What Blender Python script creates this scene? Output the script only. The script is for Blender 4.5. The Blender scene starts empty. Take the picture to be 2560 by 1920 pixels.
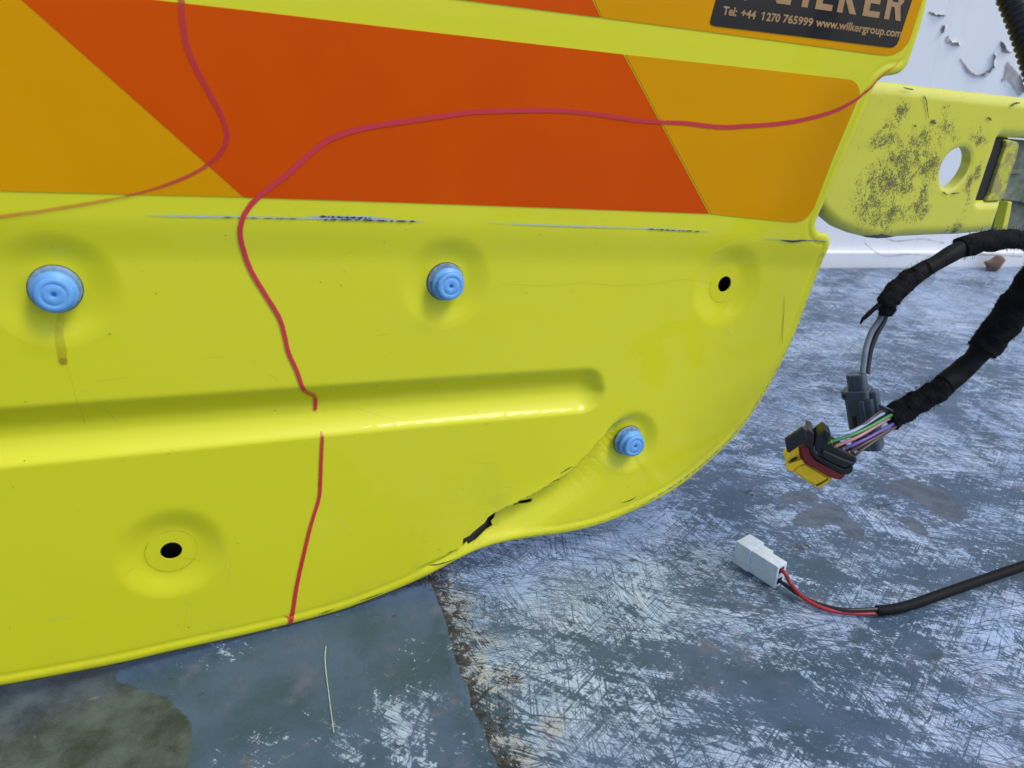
import bpy, math, random
import numpy as np
from mathutils import Vector, Matrix
from mathutils.geometry import delaunay_2d_cdt
random.seed(7); rng = np.random.default_rng(7)
SC = bpy.context.scene
COL = SC.collection

# ------------------------------------------------------------------ camera
CAM_H, PITCH, FPX = 0.389, math.radians(25.0), 1900.0
cam_d = bpy.data.cameras.new('camera'); cam = bpy.data.objects.new('camera', cam_d); COL.objects.link(cam)
cam.location = (0, 0, CAM_H); cam.rotation_euler = (math.pi/2-PITCH, 0, 0)
cam_d.sensor_width = 36.0; cam_d.lens = FPX/2560*36.0; cam_d.clip_start = 0.01; cam_d.clip_end = 400
cam_d.dof.use_dof = True; cam_d.dof.focus_distance = 0.60; cam_d.dof.aperture_fstop = 11
SC.camera = cam
# ------------------------------------------------------------------ sky and sun (bright overcast)
SUN_EL, SUN_AZ = math.radians(54), math.radians(111)      # azimuth clockwise from +Y
w = bpy.data.worlds.new('World'); SC.world = w; w.use_nodes = True
nt = w.node_tree; bg = nt.nodes['Background']
sky = nt.nodes.new('ShaderNodeTexSky'); sky.sky_type = 'NISHITA'; sky.sun_disc = False
sky.sun_elevation = SUN_EL; sky.sun_rotation = SUN_AZ; sky.air_density = 1.0; sky.dust_density = 2.0; sky.ozone_density = 1.0
nt.links.new(sky.outputs[0], bg.inputs[0]); bg.inputs[1].default_value = 0.15
sl = bpy.data.lights.new('sun', 'SUN'); so = bpy.data.objects.new('sun', sl); COL.objects.link(so)
sl.energy = 1.25; sl.angle = math.radians(20); sl.color = (1.0, .96, .9)
sd = Vector((math.sin(SUN_AZ)*math.cos(SUN_EL), math.cos(SUN_AZ)*math.cos(SUN_EL), math.sin(SUN_EL)))
so.rotation_euler = sd.to_track_quat('Z', 'Y').to_euler(); so.location = (0, 0, 4)
SC.view_settings.view_transform = 'Standard'; SC.view_settings.look = 'None'
SC.view_settings.exposure = 0.46; SC.view_settings.gamma = 1.0
SC.render.engine = 'CYCLES'

# ------------------------------------------------------------------ where things stand
K = 2560/2212
CF = Vector((0, math.cos(PITCH), -math.sin(PITCH))); CD = Vector((0, -math.sin(PITCH), -math.cos(PITCH)))
C0 = Vector((0, 0, CAM_H))
def ray(x, y): return Vector((1, 0, 0))*((x*K-1280)/FPX) + CD*((y*K-960)/FPX) + CF
def at(x, y, z): return C0 + ray(x, y)*z
def on_plane(x, y, p, n):
    r = ray(x, y); return C0 + r*((p-C0).dot(n)/r.dot(n))
DZ = -.0095     # height of the deck surface (the panel's lowest rim just touches the sheet on it)
def on_deck(x, y, h=0.0): return on_plane(x, y, Vector((0, 0, DZ+h)), Vector((0, 0, 1)))
PN = Vector((.411, -.9117, 0)).normalized(); PU = Vector((-PN.y, PN.x, 0)); PV = Vector((0, 0, 1))
PO = at(970, 618, .5)
def st(x, y):
    q = on_plane(x, y, PO, PN)-PO; return (q.dot(PU), q.dot(PV))
def stl(pts): return np.array([st(*p) for p in pts])
def world(s, t, d): return (PO + PU*s + PV*t + PN*d)
def worldn(S, T, D):
    o = np.array(PO); return o + np.outer(S, PU) + np.outer(T, PV) + np.outer(D, PN)

# ------------------------------------------------------------------ object helpers
def root(name, label, cat, loc, group=None):
    o = bpy.data.objects.new(name, None); COL.objects.link(o); o.empty_display_size = .02
    o.location = loc; o['label'] = label; o['category'] = cat
    if group: o['group'] = group
    return o
def base(o):
    l = Vector((0, 0, 0))
    while o is not None: l += o.location; o = o.parent
    return l
def obj(name, verts, faces, mat, parent=None, smooth=True, **props):
    me = bpy.data.meshes.new(name)
    off = np.array(base(parent)) if parent else np.zeros(3)
    V = np.asarray([tuple(v) for v in verts], float)-off
    me.from_pydata(V.tolist(), [], [tuple(int(i) for i in f) for f in faces]); me.update()
    if smooth: me.polygons.foreach_set('use_smooth', [True]*len(me.polygons))
    if mat: me.materials.append(mat)
    o = bpy.data.objects.new(name, me); COL.objects.link(o)
    if parent: o.parent = parent
    for k, v in props.items(): o[k] = v
    return o
def attr(o, name, vals):
    a = o.data.attributes.new(name, 'FLOAT', 'POINT'); a.data.foreach_set('value', np.asarray(vals, dtype=np.float32))
def tag(o, label, cat, group=None):
    o['label'] = label; o['category'] = cat
    if group: o['group'] = group
def bev(o, wdt, seg=2, ang=35):
    m = o.modifiers.new('bevel', 'BEVEL'); m.width = wdt; m.segments = seg; m.limit_method = 'ANGLE'; m.angle_limit = math.radians(ang)
    return o
def spline(P, n, closed=False):
    P = np.array([tuple(p) for p in P], float); out = []
    m = len(P); segs = m if closed else m-1
    for i in range(segs):
        if closed: p0, p1, p2, p3 = P[i-1], P[i], P[(i+1) % m], P[(i+2) % m]
        else: p0 = P[max(i-1, 0)]; p1 = P[i]; p2 = P[i+1]; p3 = P[min(i+2, m-1)]
        for k in range(n):
            t = k/n
            out.append(.5*((2*p1)+(-p0+p2)*t+(2*p0-5*p1+4*p2-p3)*t*t+(-p0+3*p1-3*p2+p3)*t**3))
    if not closed: out.append(P[-1])
    return np.array(out)
def tube(path, rad, nseg=14, rough=0.0, caps=True, seed=0, flat=1.0, ridge=None):
    path = np.asarray(path); n = len(path); rad = np.broadcast_to(np.asarray(rad, float), (n,)) if np.ndim(rad) < 2 else rad
    r_ = np.random.default_rng(seed)
    T = np.gradient(path, axis=0); T /= np.linalg.norm(T, axis=1)[:, None]+1e-12
    a = np.cross(T[0], [0, 0, 1.0]); a = a if np.linalg.norm(a) > .1 else np.cross(T[0], [1.0, 0, 0]); a /= np.linalg.norm(a)
    V = []; F = []
    ph = r_.random(8)*6.28
    for i in range(n):
        a = a-T[i]*a.dot(T[i]); a /= np.linalg.norm(a); b = np.cross(T[i], a)
        for k in range(nseg):
            th = 2*math.pi*k/nseg; rr = rad[i]
            if rough: rr += rough*.7*(r_.random()-.5)+rough*.45*math.sin(2*th+ph[0]+i*.21)*math.sin(i*.17+ph[1])+rough*.35*math.sin(3*th-i*.33+ph[2])
            V.append(path[i]+a*math.cos(th)*rr+b*math.sin(th)*rr*flat)
    for i in range(n-1):
        for k in range(nseg):
            k2 = (k+1) % nseg; F.append((i*nseg+k, i*nseg+k2, (i+1)*nseg+k2, (i+1)*nseg+k))
    if caps: F.append(tuple(range(nseg))[::-1]); F.append(tuple((n-1)*nseg+k for k in range(nseg)))
    return V, F
def boxv(o, X, Y, Z, x0, x1, y0, y1, z0, z1):
    V = [o+X*x+Y*y+Z*z for z in (z0, z1) for y in (y0, y1) for x in (x0, x1)]
    F = [(0, 2, 3, 1), (4, 5, 7, 6), (0, 1, 5, 4), (2, 6, 7, 3), (0, 4, 6, 2), (1, 3, 7, 5)]
    return V, F
def prism(poly, o, X, Y, Z, z0, z1):
    n = len(poly); V = [o+X*p[0]+Y*p[1]+Z*z0 for p in poly]+[o+X*p[0]+Y*p[1]+Z*z1 for p in poly]
    F = [tuple(range(n))[::-1], tuple(range(n, 2*n))]+[(i, (i+1) % n, n+(i+1) % n, n+i) for i in range(n)]
    return V, F
def lathe(prof, nseg=40):
    V = []; F = []; m = len(prof)
    for i, (r, z) in enumerate(prof):
        for k in range(nseg):
            th = 2*math.pi*k/nseg; V.append((r*math.cos(th), r*math.sin(th), z))
    for i in range(m-1):
        for k in range(nseg):
            k2 = (k+1) % nseg; F.append((i*nseg+k, i*nseg+k2, (i+1)*nseg+k2, (i+1)*nseg+k))
    F.append(tuple((m-1)*nseg+k for k in range(nseg)))
    return V, F
def join(*parts):
    V = []; F = []
    for v, f in parts:
        b = len(V); V += list(v); F += [tuple(i+b for i in q) for q in f]
    return V, F

# ------------------------------------------------------------------ 2D helpers
def seg_dist(S, T, poly, closed=True):
    P = np.asarray(poly); n = len(P); best = np.full(S.shape, 1e9)
    for i in range(n if closed else n-1):
        a = P[i]; b = P[(i+1) % n]; ab = b-a; L = ab@ab+1e-18
        u = np.clip(((S-a[0])*ab[0]+(T-a[1])*ab[1])/L, 0, 1)
        best = np.minimum(best, np.hypot(S-a[0]-u*ab[0], T-a[1]-u*ab[1]))
    return best
def inside(S, T, poly):
    P = np.asarray(poly); n = len(P); c = np.zeros(S.shape, bool)
    for i in range(n):
        x1, y1 = P[i]; x2, y2 = P[i-1]
        cond = ((y1 > T) != (y2 > T)); c ^= cond & (S < (x2-x1)*(T-y1)/((y2-y1) if y2 != y1 else 1e-18)+x1)
    return c
def sstep(a, b, x): u = np.clip((x-a)/(b-a), 0, 1); return u*u*(3-2*u)
def noise2(S, T, sc, seed, octs=3):
    r_ = np.random.default_rng(seed); out = np.zeros_like(S); amp = 1.0
    for o in range(octs):
        for k in range(5):
            th = r_.random()*6.28; f = sc*(2**o)*(.6+.8*r_.random()); out += amp*np.sin(f*(S*math.cos(th)+T*math.sin(th))+r_.random()*6.28)/5
        amp *= .5
    return out
def resample(P, step, closed=True):
    P = np.asarray(P); Q = np.vstack([P, P[:1]]) if closed else P
    out = []
    for a, b in zip(Q[:-1], Q[1:]):
        m = max(1, int(round(np.linalg.norm(b-a)/step)))
        for k in range(m): out.append(a+(b-a)*k/m)
    if not closed: out.append(Q[-1])
    return np.array(out)
def cdt_mesh(outline, holes, pts, keep_clear):
    """triangles inside outline, outside holes"""
    V = []; E = []
    for lp in [outline]+holes:
        b = len(V); V += [tuple(p) for p in lp]; E += [(b+i, b+(i+1) % len(lp)) for i in range(len(lp))]
    nb = len(V)
    if len(pts):
        m = inside(pts[:, 0], pts[:, 1], outline) & (seg_dist(pts[:, 0], pts[:, 1], outline) > keep_clear)
        for h in holes:
            m &= ~inside(pts[:, 0], pts[:, 1], h); m &= seg_dist(pts[:, 0], pts[:, 1], h) > keep_clear*.6
        V += [tuple(p) for p in pts[m]]
    vo, eo, fo = delaunay_2d_cdt([Vector(v) for v in V], E, [], 0, 1e-7)[:3]
    vo = np.array([tuple(v) for v in vo]); fo = np.array([tuple(f) for f in fo])
    c = vo[fo].mean(axis=1); k = inside(c[:, 0], c[:, 1], outline)
    for h in holes: k &= ~inside(c[:, 0], c[:, 1], h)
    fo = fo[k]
    a = vo[fo]; ar = (a[:, 1, 0]-a[:, 0, 0])*(a[:, 2, 1]-a[:, 0, 1])-(a[:, 2, 0]-a[:, 0, 0])*(a[:, 1, 1]-a[:, 0, 1])
    fo[ar < 0] = fo[ar < 0][:, ::-1]
    return vo, fo
def boundary_edges(F):
    cnt = {}
    for f in F:
        for i in range(3):
            e = (int(f[i]), int(f[(i+1) % 3])); cnt[e] = 1
    return [e for e in cnt if (e[1], e[0]) not in cnt]

# ------------------------------------------------------------------ materials
class NT:
    def __init__(s, name):
        s.m = bpy.data.materials.new(name); s.m.use_nodes = True; s.t = s.m.node_tree; s.b = s.t.nodes['Principled BSDF']
        s.co = s.t.nodes.new('ShaderNodeTexCoord').outputs['Object']
    def n(s, typ, **kw):
        nd = s.t.nodes.new(typ)
        for k, v in kw.items(): setattr(nd, k, v)
        return nd
    def L(s, a, b):
        if isinstance(a, (int, float)): b.default_value = a
        elif isinstance(a, tuple): b.default_value = a if len(a) == 4 or b.type == 'VECTOR' else (*a, 1)
        else: s.t.links.new(a, b)
    def math(s, op, a, b=0.0, c=0.0, clamp=False):
        nd = s.n('ShaderNodeMath', operation=op, use_clamp=clamp); s.L(a, nd.inputs[0]); s.L(b, nd.inputs[1]); s.L(c, nd.inputs[2]); return nd.outputs[0]
    def noise(s, sc, det=4, rough=.55, dist=0.0, vec=None, lo=None, dim='3D'):
        nd = s.n('ShaderNodeTexNoise', noise_dimensions=dim); s.L(vec or s.co, nd.inputs['Vector'])
        nd.inputs['Scale'].default_value = sc; nd.inputs['Detail'].default_value = det; nd.inputs['Roughness'].default_value = rough; nd.inputs['Distortion'].default_value = dist
        return nd.outputs['Fac']
    def map(s, scale=(1, 1, 1), rot=0.0, loc=(0, 0, 0), vec=None):
        a = s.n('ShaderNodeMapping', vector_type='POINT'); s.L(vec or s.co, a.inputs['Vector']); a.inputs['Rotation'].default_value = (0, 0, rot); a.inputs['Location'].default_value = loc
        b = s.n('ShaderNodeMapping', vector_type='POINT'); s.L(a.outputs[0], b.inputs['Vector']); b.inputs['Scale'].default_value = scale
        return b.outputs[0]
    def ramp(s, x, a, b):      # smooth 0..1 between a and b
        nd = s.n('ShaderNodeMapRange', interpolation_type='SMOOTHSTEP'); s.L(x, nd.inputs[0]); s.L(a, nd.inputs[1]); s.L(b, nd.inputs[2]); return nd.outputs[0]
    def mix(s, f, a, b):
        nd = s.n('ShaderNodeMix', data_type='RGBA'); s.L(f, nd.inputs[0]); s.L(a, nd.inputs[6]); s.L(b, nd.inputs[7]); return nd.outputs[2]
    def mixf(s, f, a, b):
        nd = s.n('ShaderNodeMix', data_type='FLOAT'); s.L(f, nd.inputs[0]); s.L(a, nd.inputs[2]); s.L(b, nd.inputs[3]); return nd.outputs[0]
    def attr(s, name): return s.n('ShaderNodeAttribute', attribute_name=name).outputs['Fac']
    def bump(s, h, strength=.3, dist=.001):
        nd = s.n('ShaderNodeBump'); s.L(h, nd.inputs['Height']); nd.inputs['Strength'].default_value = strength; nd.inputs['Distance'].default_value = dist
        s.L(nd.outputs[0], s.b.inputs['Normal'])
    def set(s, **kw):
        names = dict(col='Base Color', rough='Roughness', metal='Metallic', coat='Coat Weight', coatr='Coat Roughness', spec='Specular IOR Level', alpha='Alpha', sheen='Sheen Weight', trans='Transmission Weight', sss='Subsurface Weight')
        for k, v in kw.items(): s.L(v, s.b.inputs[names[k]])
        return s
def plain(name, col, rough=.45, metal=0.0, var=.12, sc=120, coat=0.0, bump=.15, spec=.5):
    m = NT(name); f = m.noise(sc, 5, .6); g = m.noise(sc*.15, 3)
    dark = tuple(c*(1-var*2) for c in col); lite = tuple(min(1, c*(1+var)) for c in col)
    m.set(col=m.mix(m.ramp(m.math('ADD', m.math('MULTIPLY', f, .5), m.math('MULTIPLY', g, .5)), .3, .7), dark, lite), rough=m.mixf(f, rough*.8, min(1, rough*1.25)), metal=metal, coat=coat, spec=spec)
    m.bump(f, bump, .0004); return m.m

def m_paint():
    m = NT('yellow_green_paint'); n1 = m.noise(9, 3); n2 = m.noise(700, 3, .6)
    vor = m.noise(230, 4, .7); grime = m.math('MULTIPLY', m.ramp(vor, .66, .74), m.attr('dirt'))
    film = m.math('MULTIPLY', m.ramp(m.noise(38, 6, .65, .5), .42, .72), m.math('MULTIPLY', m.attr('dirt'), .45))
    c = m.mix(n1, (.59, .59, .009), (.63, .62, .014))
    c = m.mix(film, c, (.30, .27, .06)); c = m.mix(grime, c, (.09, .07, .03))
    m.set(col=c, rough=m.mixf(n2, .42, .5), coat=.38, coatr=m.mixf(m.noise(30, 4), .03, .08), spec=.25)
    m.bump(m.noise(420, 2, .5), .035, .0004); return m.m
def m_reflective(name, c1, c2):
    m = NT(name); n1 = m.ramp(m.noise(5, 3), .35, .65); n2 = m.noise(1400, 2)
    v = m.n('ShaderNodeTexVoronoi', feature='F1'); m.L(m.co, v.inputs['Vector']); v.inputs['Scale'].default_value = 900
    m.set(col=m.mix(m.math('ADD', m.math('MULTIPLY', n1, .6), m.math('MULTIPLY', n2, .4)), c1, c2), rough=.42, coat=.06, coatr=.15, spec=.05)
    m.bump(m.math('ADD', m.noise(160, 4, .6), m.math('MULTIPLY', v.outputs['Distance'], .5)), .07, .0006); return m.m
def m_marker(name, c):
    m = NT(name); a = m.attr('fade'); n = m.noise(260, 4, .6)
    m.set(col=m.mix(n, tuple(x*.9 for x in c), c), rough=.3, coat=.3, coatr=.1, alpha=m.math('MULTIPLY', a, m.ramp(m.math('ADD', n, m.math('MULTIPLY', a, .45)), .3, .62), clamp=True)); return m.m

M = {}
M['paint'] = m_paint()
M['amber'] = m_reflective('amber_reflective_film', (.57, .255, .0), (.65, .30, .0))
M['orange'] = m_reflective('orange_reflective_film', (.53, .060, .0), (.61, .080, .0))
M['film_edge'] = plain('film_edge', (.75, .62, .25), .5)
M['sticker'] = plain('black_sticker', (.009, .010, .013), .35, var=.1, coat=.15, spec=.2)
M['letters'] = plain('bronze_lettering', (.36, .21, .09), .4, var=.1, sc=400)
M['marker'] = m_marker('red_marker_ink', (.56, .022, .035))
M['stain'] = m_marker('brown_run', (.40, .27, .012))
M['grey_scuff'] = m_marker('bare_primer_scuff', (.42, .50, .55))
M['dark_scuff'] = m_marker('dark_scratch', (.03, .032, .03))
M['dirt'] = plain('dirt_speck', (.07, .055, .03), .8)
M['inner'] = plain('inner_skin_shade', (.010, .012, .006), .5)  # near-black colour stands in for the shade inside the hollow panel
M['blue'] = plain('blue_plastic', (.135, .375, .75), .42, var=.06, sc=300)
M['blueworn'] = plain('dusty_blue_plastic', (.20, .32, .47), .55, var=.25, sc=400)
M['black_hole'] = plain('dark_gap', (.01, .01, .012), .8)
M['fleece'] = plain('black_fleece_tape', (.008, .008, .010), .95, var=.3, sc=900, bump=1.0, spec=.15)
M['sleeve'] = plain('black_pvc_sleeve', (.005, .0055, .0065), .62, var=.2, sc=200, bump=.4, spec=.16)
M['bplastic'] = plain('black_plastic', (.012, .012, .013), .33, var=.2, sc=250)
M['gplastic'] = plain('grey_plastic', (.055, .072, .10), .33, var=.12, sc=200, bump=.3)
M['gwire'] = plain('grey_wire', (.17, .21, .28), .4)
M['wplastic'] = plain('white_nylon', (.56, .63, .71), .4, var=.08, sc=300, bump=.4)
M['yplastic'] = plain('yellow_plastic', (.92, .58, .006), .38, var=.07, sc=260)
M['seal'] = plain('dark_red_rubber', (.22, .012, .012), .5, var=.15)
M['gold'] = plain('brass_terminal', (.45, .30, .07), .35, metal=.8)
M['wire_blue'] = plain('light_blue_wire', (.25, .36, .52), .4)
M['wire_green'] = plain('green_wire', (.05, .24, .05), .4)
M['wire_pink'] = plain('pink_wire', (.45, .20, .22), .4)
M['wire_purple'] = plain('purple_wire', (.13, .07, .32), .4)
M['wire_brown'] = plain('brown_wire', (.07, .045, .04), .4)
M['wire_red'] = plain('red_wire', (.30, .014, .02), .38)
M['wire_black'] = plain('black_wire', (.01, .01, .012), .4)
M['stone'] = plain('brown_stone', (.20, .12, .08), .9, var=.3, sc=80, bump=.8)
M['galv'] = plain('dull_green_galvanised_steel', (.17, .20, .15), .5, metal=.35, var=.35, sc=70, bump=.5)
M['thread'] = plain('pale_scratch', (.45, .5, .42), .6)

def m_deck(kind):
    m = NT('scratched_blue_grey_metal' if kind == 0 else 'worn_blue_grey_sheet')
    big = m.noise(6.5 if kind == 0 else 8, 6, .62, .6, vec=m.map(loc=(3.1+kind*7, 1.7, 0)))
    med = m.noise(34, 8, .72, .5, vec=m.map(scale=(.75, 1.25, 1), rot=.5, loc=(kind, 0, 0)))
    # scratches: contour lines of noises stretched along many directions
    lines = None; fuzz = None
    for i, (ang, al, ac, w_) in enumerate([(.35, 5, 190, .016), (.95, 8, 240, .016), (-.25, 4, 170, .013), (1.55, 7, 230, .014), (.12, 2.2, 120, .010), (2.25, 9, 260, .016), (.62, 2.5, 150, .010), (1.15, 12, 420, .022), (.2, 14, 460, .022)]):
        v = m.map(scale=(al, ac, 1), rot=ang+kind*.3, loc=(i*1.37, i*.71+kind, 0))
        nz = m.noise(1.0, 2, .6, .05, vec=v)
        ln = m.math('SUBTRACT', 1.0, m.ramp(m.math('ABSOLUTE', m.math('SUBTRACT', nz, .5)), 0.0, w_*1.6))
        br = m.ramp(m.noise(15, 3, vec=m.map(loc=(i*3.3, 2, 0))), .42, .50)
        ln = m.math('MULTIPLY', ln, br)
        lines = ln if lines is None else m.math('MAXIMUM', lines, ln)
        fuzz = nz if fuzz is None else m.math('ADD', fuzz, nz)
    fuzz = m.math('DIVIDE', fuzz, 9.0)
    fine = m.noise(1.0, 3, .6, .3, vec=m.map(scale=(110, 620, 1), rot=.45))
    fine2 = m.noise(1.0, 3, .6, .3, vec=m.map(scale=(120, 560, 1), rot=-.85))
    ff = m.math('ADD', m.math('MULTIPLY', fine, .5), m.math('MULTIPLY', fine2, .5))
    t = m.math('ADD', m.math('MULTIPLY', big, .62), m.math('MULTIPLY', med, .38))
    t = m.math('ADD', t, m.math('MULTIPLY', m.math('SUBTRACT', fuzz, .5), 1.1))
    t = m.math('ADD', t, m.math('MULTIPLY', m.math('SUBTRACT', ff, .5), .42))
    lo = .489 if kind == 0 else .622
    t = m.math('ADD', t, m.math('MULTIPLY', m.attr('wear_sheen'), .12))
    t = m.math('SUBTRACT', t, m.math('MULTIPLY', lines, .07)); light = m.ramp(t, lo-.035, lo+.05)
    wet = m.ramp(m.math('ADD', m.attr('wet'), m.math('MULTIPLY', m.math('SUBTRACT', m.noise(90, 6, .7), .5), .016 if kind == 0 else .009)), -.001, .001)
    light = m.math('MULTIPLY', light, m.math('SUBTRACT', 1.0, m.math('MULTIPLY', lines, .92)))
    light = m.math('MULTIPLY', light, m.math('SUBTRACT', 1.0, m.math('MULTIPLY', wet, .8)))
    dcol = m.mix(m.ramp(m.noise(17, 5, .6), .35, .65), (.034, .070, .108), (.058, .10, .165))
    dcol = m.mix(m.ramp(m.noise(31, 4, .6, vec=m.map(loc=(9, 4, 0))), .55, .72), dcol, (.09, .11, .165))
    lcol = m.mix(m.ramp(m.noise(24, 4), .35, .68), (.38, .51, .72), (.52, .62, .78))
    rust = m.math('MULTIPLY', m.ramp(m.noise(21, 6, .7, .4, vec=m.map(loc=(5, 11, 0))), .60, .74), m.ramp(m.noise(200, 4), .35, .6))
    c = m.mix(light, dcol, lcol)
    c = m.mix(m.math('MULTIPLY', rust, .55), c, (.25, .16, .11))
    spots = m.ramp(m.noise(95, 3, .5, .2, vec=m.map(loc=(2, 8, 0))), .70, .745)
    c = m.mix(m.math('MULTIPLY', spots, .8), c, (.04, .04, .04))
    gn = m.math('ADD', m.attr('grime'), m.math('MULTIPLY', m.math('SUBTRACT', m.noise(70, 6, .7), .5), 1.5))
    ga = m.attr('grime'); cream = m.math('MULTIPLY', m.ramp(m.math('ADD', ga, m.math('MULTIPLY', m.math('SUBTRACT', m.noise(50, 5, .65), .5), 1.2)), .1, .4), light)
    c = m.mix(m.math('MULTIPLY', cream, .8), c, (.42, .41, .37))
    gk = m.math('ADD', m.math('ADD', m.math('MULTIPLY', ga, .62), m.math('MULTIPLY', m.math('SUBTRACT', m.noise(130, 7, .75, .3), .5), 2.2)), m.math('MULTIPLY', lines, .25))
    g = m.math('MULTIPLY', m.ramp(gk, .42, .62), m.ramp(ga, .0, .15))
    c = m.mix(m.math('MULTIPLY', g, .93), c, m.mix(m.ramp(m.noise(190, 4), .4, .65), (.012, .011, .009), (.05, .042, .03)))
    if kind == 1:
        stc = m.mix(m.ramp(m.noise(26, 6, .7), .35, .68), (.022, .028, .027), (.085, .105, .10))
        c = m.mix(m.math('MULTIPLY', wet, .93), c, stc)
        pale = m.math('MULTIPLY', m.ramp(m.noise(1, 5, .7, .4, vec=m.map(scale=(55, 140, 1), rot=-.6)), .62, .70), m.ramp(big, .45, .6))
        c = m.mix(m.math('MULTIPLY', pale, .5), c, (.33, .33, .30))
    else:
        c = m.mix(m.math('MULTIPLY', wet, .55), c, m.mix(m.ramp(m.noise(80, 5, .7), .4, .6), (.04, .048, .05), (.10, .11, .115)))
    rough = m.mixf(light, .36, .46); rough = m.mixf(m.math('MULTIPLY', wet, .6), rough, .22); rough = m.mixf(g, rough, .85)
    m.set(col=c, rough=rough, metal=m.math('MULTIPLY', light, .35), spec=.5)
    m.bump(m.math('SUBTRACT', m.math('MULTIPLY', ff, .5), lines), .35, .0004)
    return m.m
M['deck'] = m_deck(0); M['sheet'] = m_deck(1)
def m_wall():
    m = NT('chalky_white_wall_paint'); a = m.noise(9, 4); b = m.noise(70, 5, .7, .3)
    c = m.mix(a, (.86, .86, .87), (.91, .91, .92)); c = m.mix(m.math('MULTIPLY', m.ramp(b, .67, .74), .6), c, (.30, .27, .26))
    str_ = m.noise(1, 4, .6, vec=m.map(scale=(60, 1, 3))); c = m.mix(m.math('MULTIPLY', m.ramp(str_, .55, .75), .18), c, (.45, .45, .48))
    m.set(col=c, rough=.5); m.bump(m.noise(40, 4), .2, .001); return m.m
M['wall'] = m_wall(); M['flake'] = plain('grey_brown_bare_patch', (.42, .38, .37), .8, var=.35, sc=60, bump=.6)
M['flake_edge'] = plain('curled_paint_flake', (.74, .74, .76), .6, var=.25, sc=50, bump=.5)
def m_bracket():
    m = NT('dirty_yellow_green_paint'); n1 = m.noise(20, 4); z = m.attr('dirt')
    v = m.noise(1.0, 2, .6, .9, vec=m.map(scale=(900, 900, 640)))
    clus = m.noise(95, 4, .7, .5)
    sp = m.ramp(m.math('ADD', m.math('ADD', m.math('MULTIPLY', v, .9), m.math('MULTIPLY', clus, .62)), m.math('MULTIPLY', z, .25)), .955, 1.03)
    film = m.math('MULTIPLY', m.ramp(clus, .42, .7), m.math('MULTIPLY', z, .38))
    c = m.mix(n1, (.54, .54, .018), (.61, .59, .035)); c = m.mix(film, c, (.28, .22, .08)); c = m.mix(m.math('MULTIPLY', sp, .85), c, (.055, .045, .02))
    g = m.ramp(m.math('ADD', m.attr('grime'), m.math('MULTIPLY', m.math('SUBTRACT', m.noise(120, 5, .7), .5), 1.0)), .45, .7)
    c = m.mix(g, c, (.02, .018, .012))
    m.set(col=c, rough=.38, coat=m.math('SUBTRACT', .6, m.math('MULTIPLY', sp, .6)), coatr=.12); m.bump(m.math('ADD', m.noise(70, 3), m.math('MULTIPLY', sp, -.4)), .25, .0006); return m.m
M['bracket'] = m_bracket()
def m_worn():
    m = NT('worn_yellow_edge'); a = m.noise(75, 6, .7, .6)
    c = m.mix(m.ramp(a, .48, .52), (.46, .47, .04), (.30, .27, .08)); c = m.mix(m.ramp(m.noise(40, 5, .7), .6, .66), c, (.20, .24, .20))
    m.set(col=c, rough=.6); m.bump(a, .6, .001); return m.m
M['worn'] = m_worn()
M['yard'] = plain('grey_yard_concrete', (.22, .22, .215), .85, var=.2, sc=3)

# ------------------------------------------------------------------ setting: yard, deck, wall
g = obj('ground', [(-60, -60, -.95), (60, -60, -.95), (60, 60, -.95), (-60, 60, -.95)], [(0, 1, 2, 3)], M['yard']); g['kind'] = 'structure'
YE = on_deck(2000, 578).y
sheet_edge_px = [(880, 1150), (905, 1200), (927, 1258), (937, 1282), (946, 1307), (958, 1340), (968, 1374), (972, 1395), (976, 1412), (982, 1436), (991, 1461), (1003, 1483), (1013, 1509), (1018, 1524), (1021, 1539), (1032, 1560), (1040, 1577), (1047, 1596), (1053, 1614), (1060, 1638), (1072, 1665), (1090, 1720), (1125, 1830)]
sheet_edge = np.array([on_deck(*p)[:2] for p in sheet_edge_px])
def deckpoly(P): return np.array([on_deck(*p)[:2] for p in P])
z17 = lambda X, Y: (1469+X*.3749, 1037+Y*.3749)
wet_polys = [deckpoly([z17(*p) for p in [(640, 235), (700, 190), (760, 150), (900, 130), (960, 190), (1060, 290), (1065, 355), (1000, 340), (950, 300), (900, 255), (850, 260), (800, 282), (700, 270), (650, 262)]]),
             deckpoly([z17(*p) for p in [(1250, 220), (1310, 205), (1400, 270), (1430, 310), (1380, 330), (1300, 270)]]),
             deckpoly([z17(*p) for p in [(560, 120), (640, 60), (760, 60), (800, 100), (760, 140), (700, 110), (640, 150)]]),
             deckpoly([z17(*p) for p in [(1430, 1000), (1480, 990), (1515, 1030), (1500, 1055), (1460, 1050)]]),
             deckpoly([(1905, 1050), (1960, 1030), (2040, 1060), (2100, 1120), (2060, 1130), (1990, 1090)])]
def grid(x0, x1, y0, y1, step):
    nx = int((x1-x0)/step)+1; ny = int((y1-y0)/step)+1
    X, Y = np.meshgrid(np.linspace(x0, x1, nx), np.linspace(y0, y1, ny)); X = X.ravel(); Y = Y.ravel()
    i = np.arange(nx*ny).reshape(ny, nx); F = np.stack([i[:-1, :-1].ravel(), i[:-1, 1:].ravel(), i[1:, 1:].ravel(), i[1:, :-1].ravel()], 1)
    return X, Y, F
X, Y, F = grid(-1.3, 2.2, -1.0, YE, .006)
Z = np.zeros_like(X)+DZ
Z += .0012*noise2(X, Y, 6, 3, 3)*sstep(.2, .6, Y)   # gently uneven plate
dk = obj('deck', np.stack([X, Y, Z], 1), F, M['deck']); dk['kind'] = 'structure'
ed = seg_dist(X, Y, sheet_edge, False); side = X > np.interp(-Y, -sheet_edge[:, 1], sheet_edge[:, 0])
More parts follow.
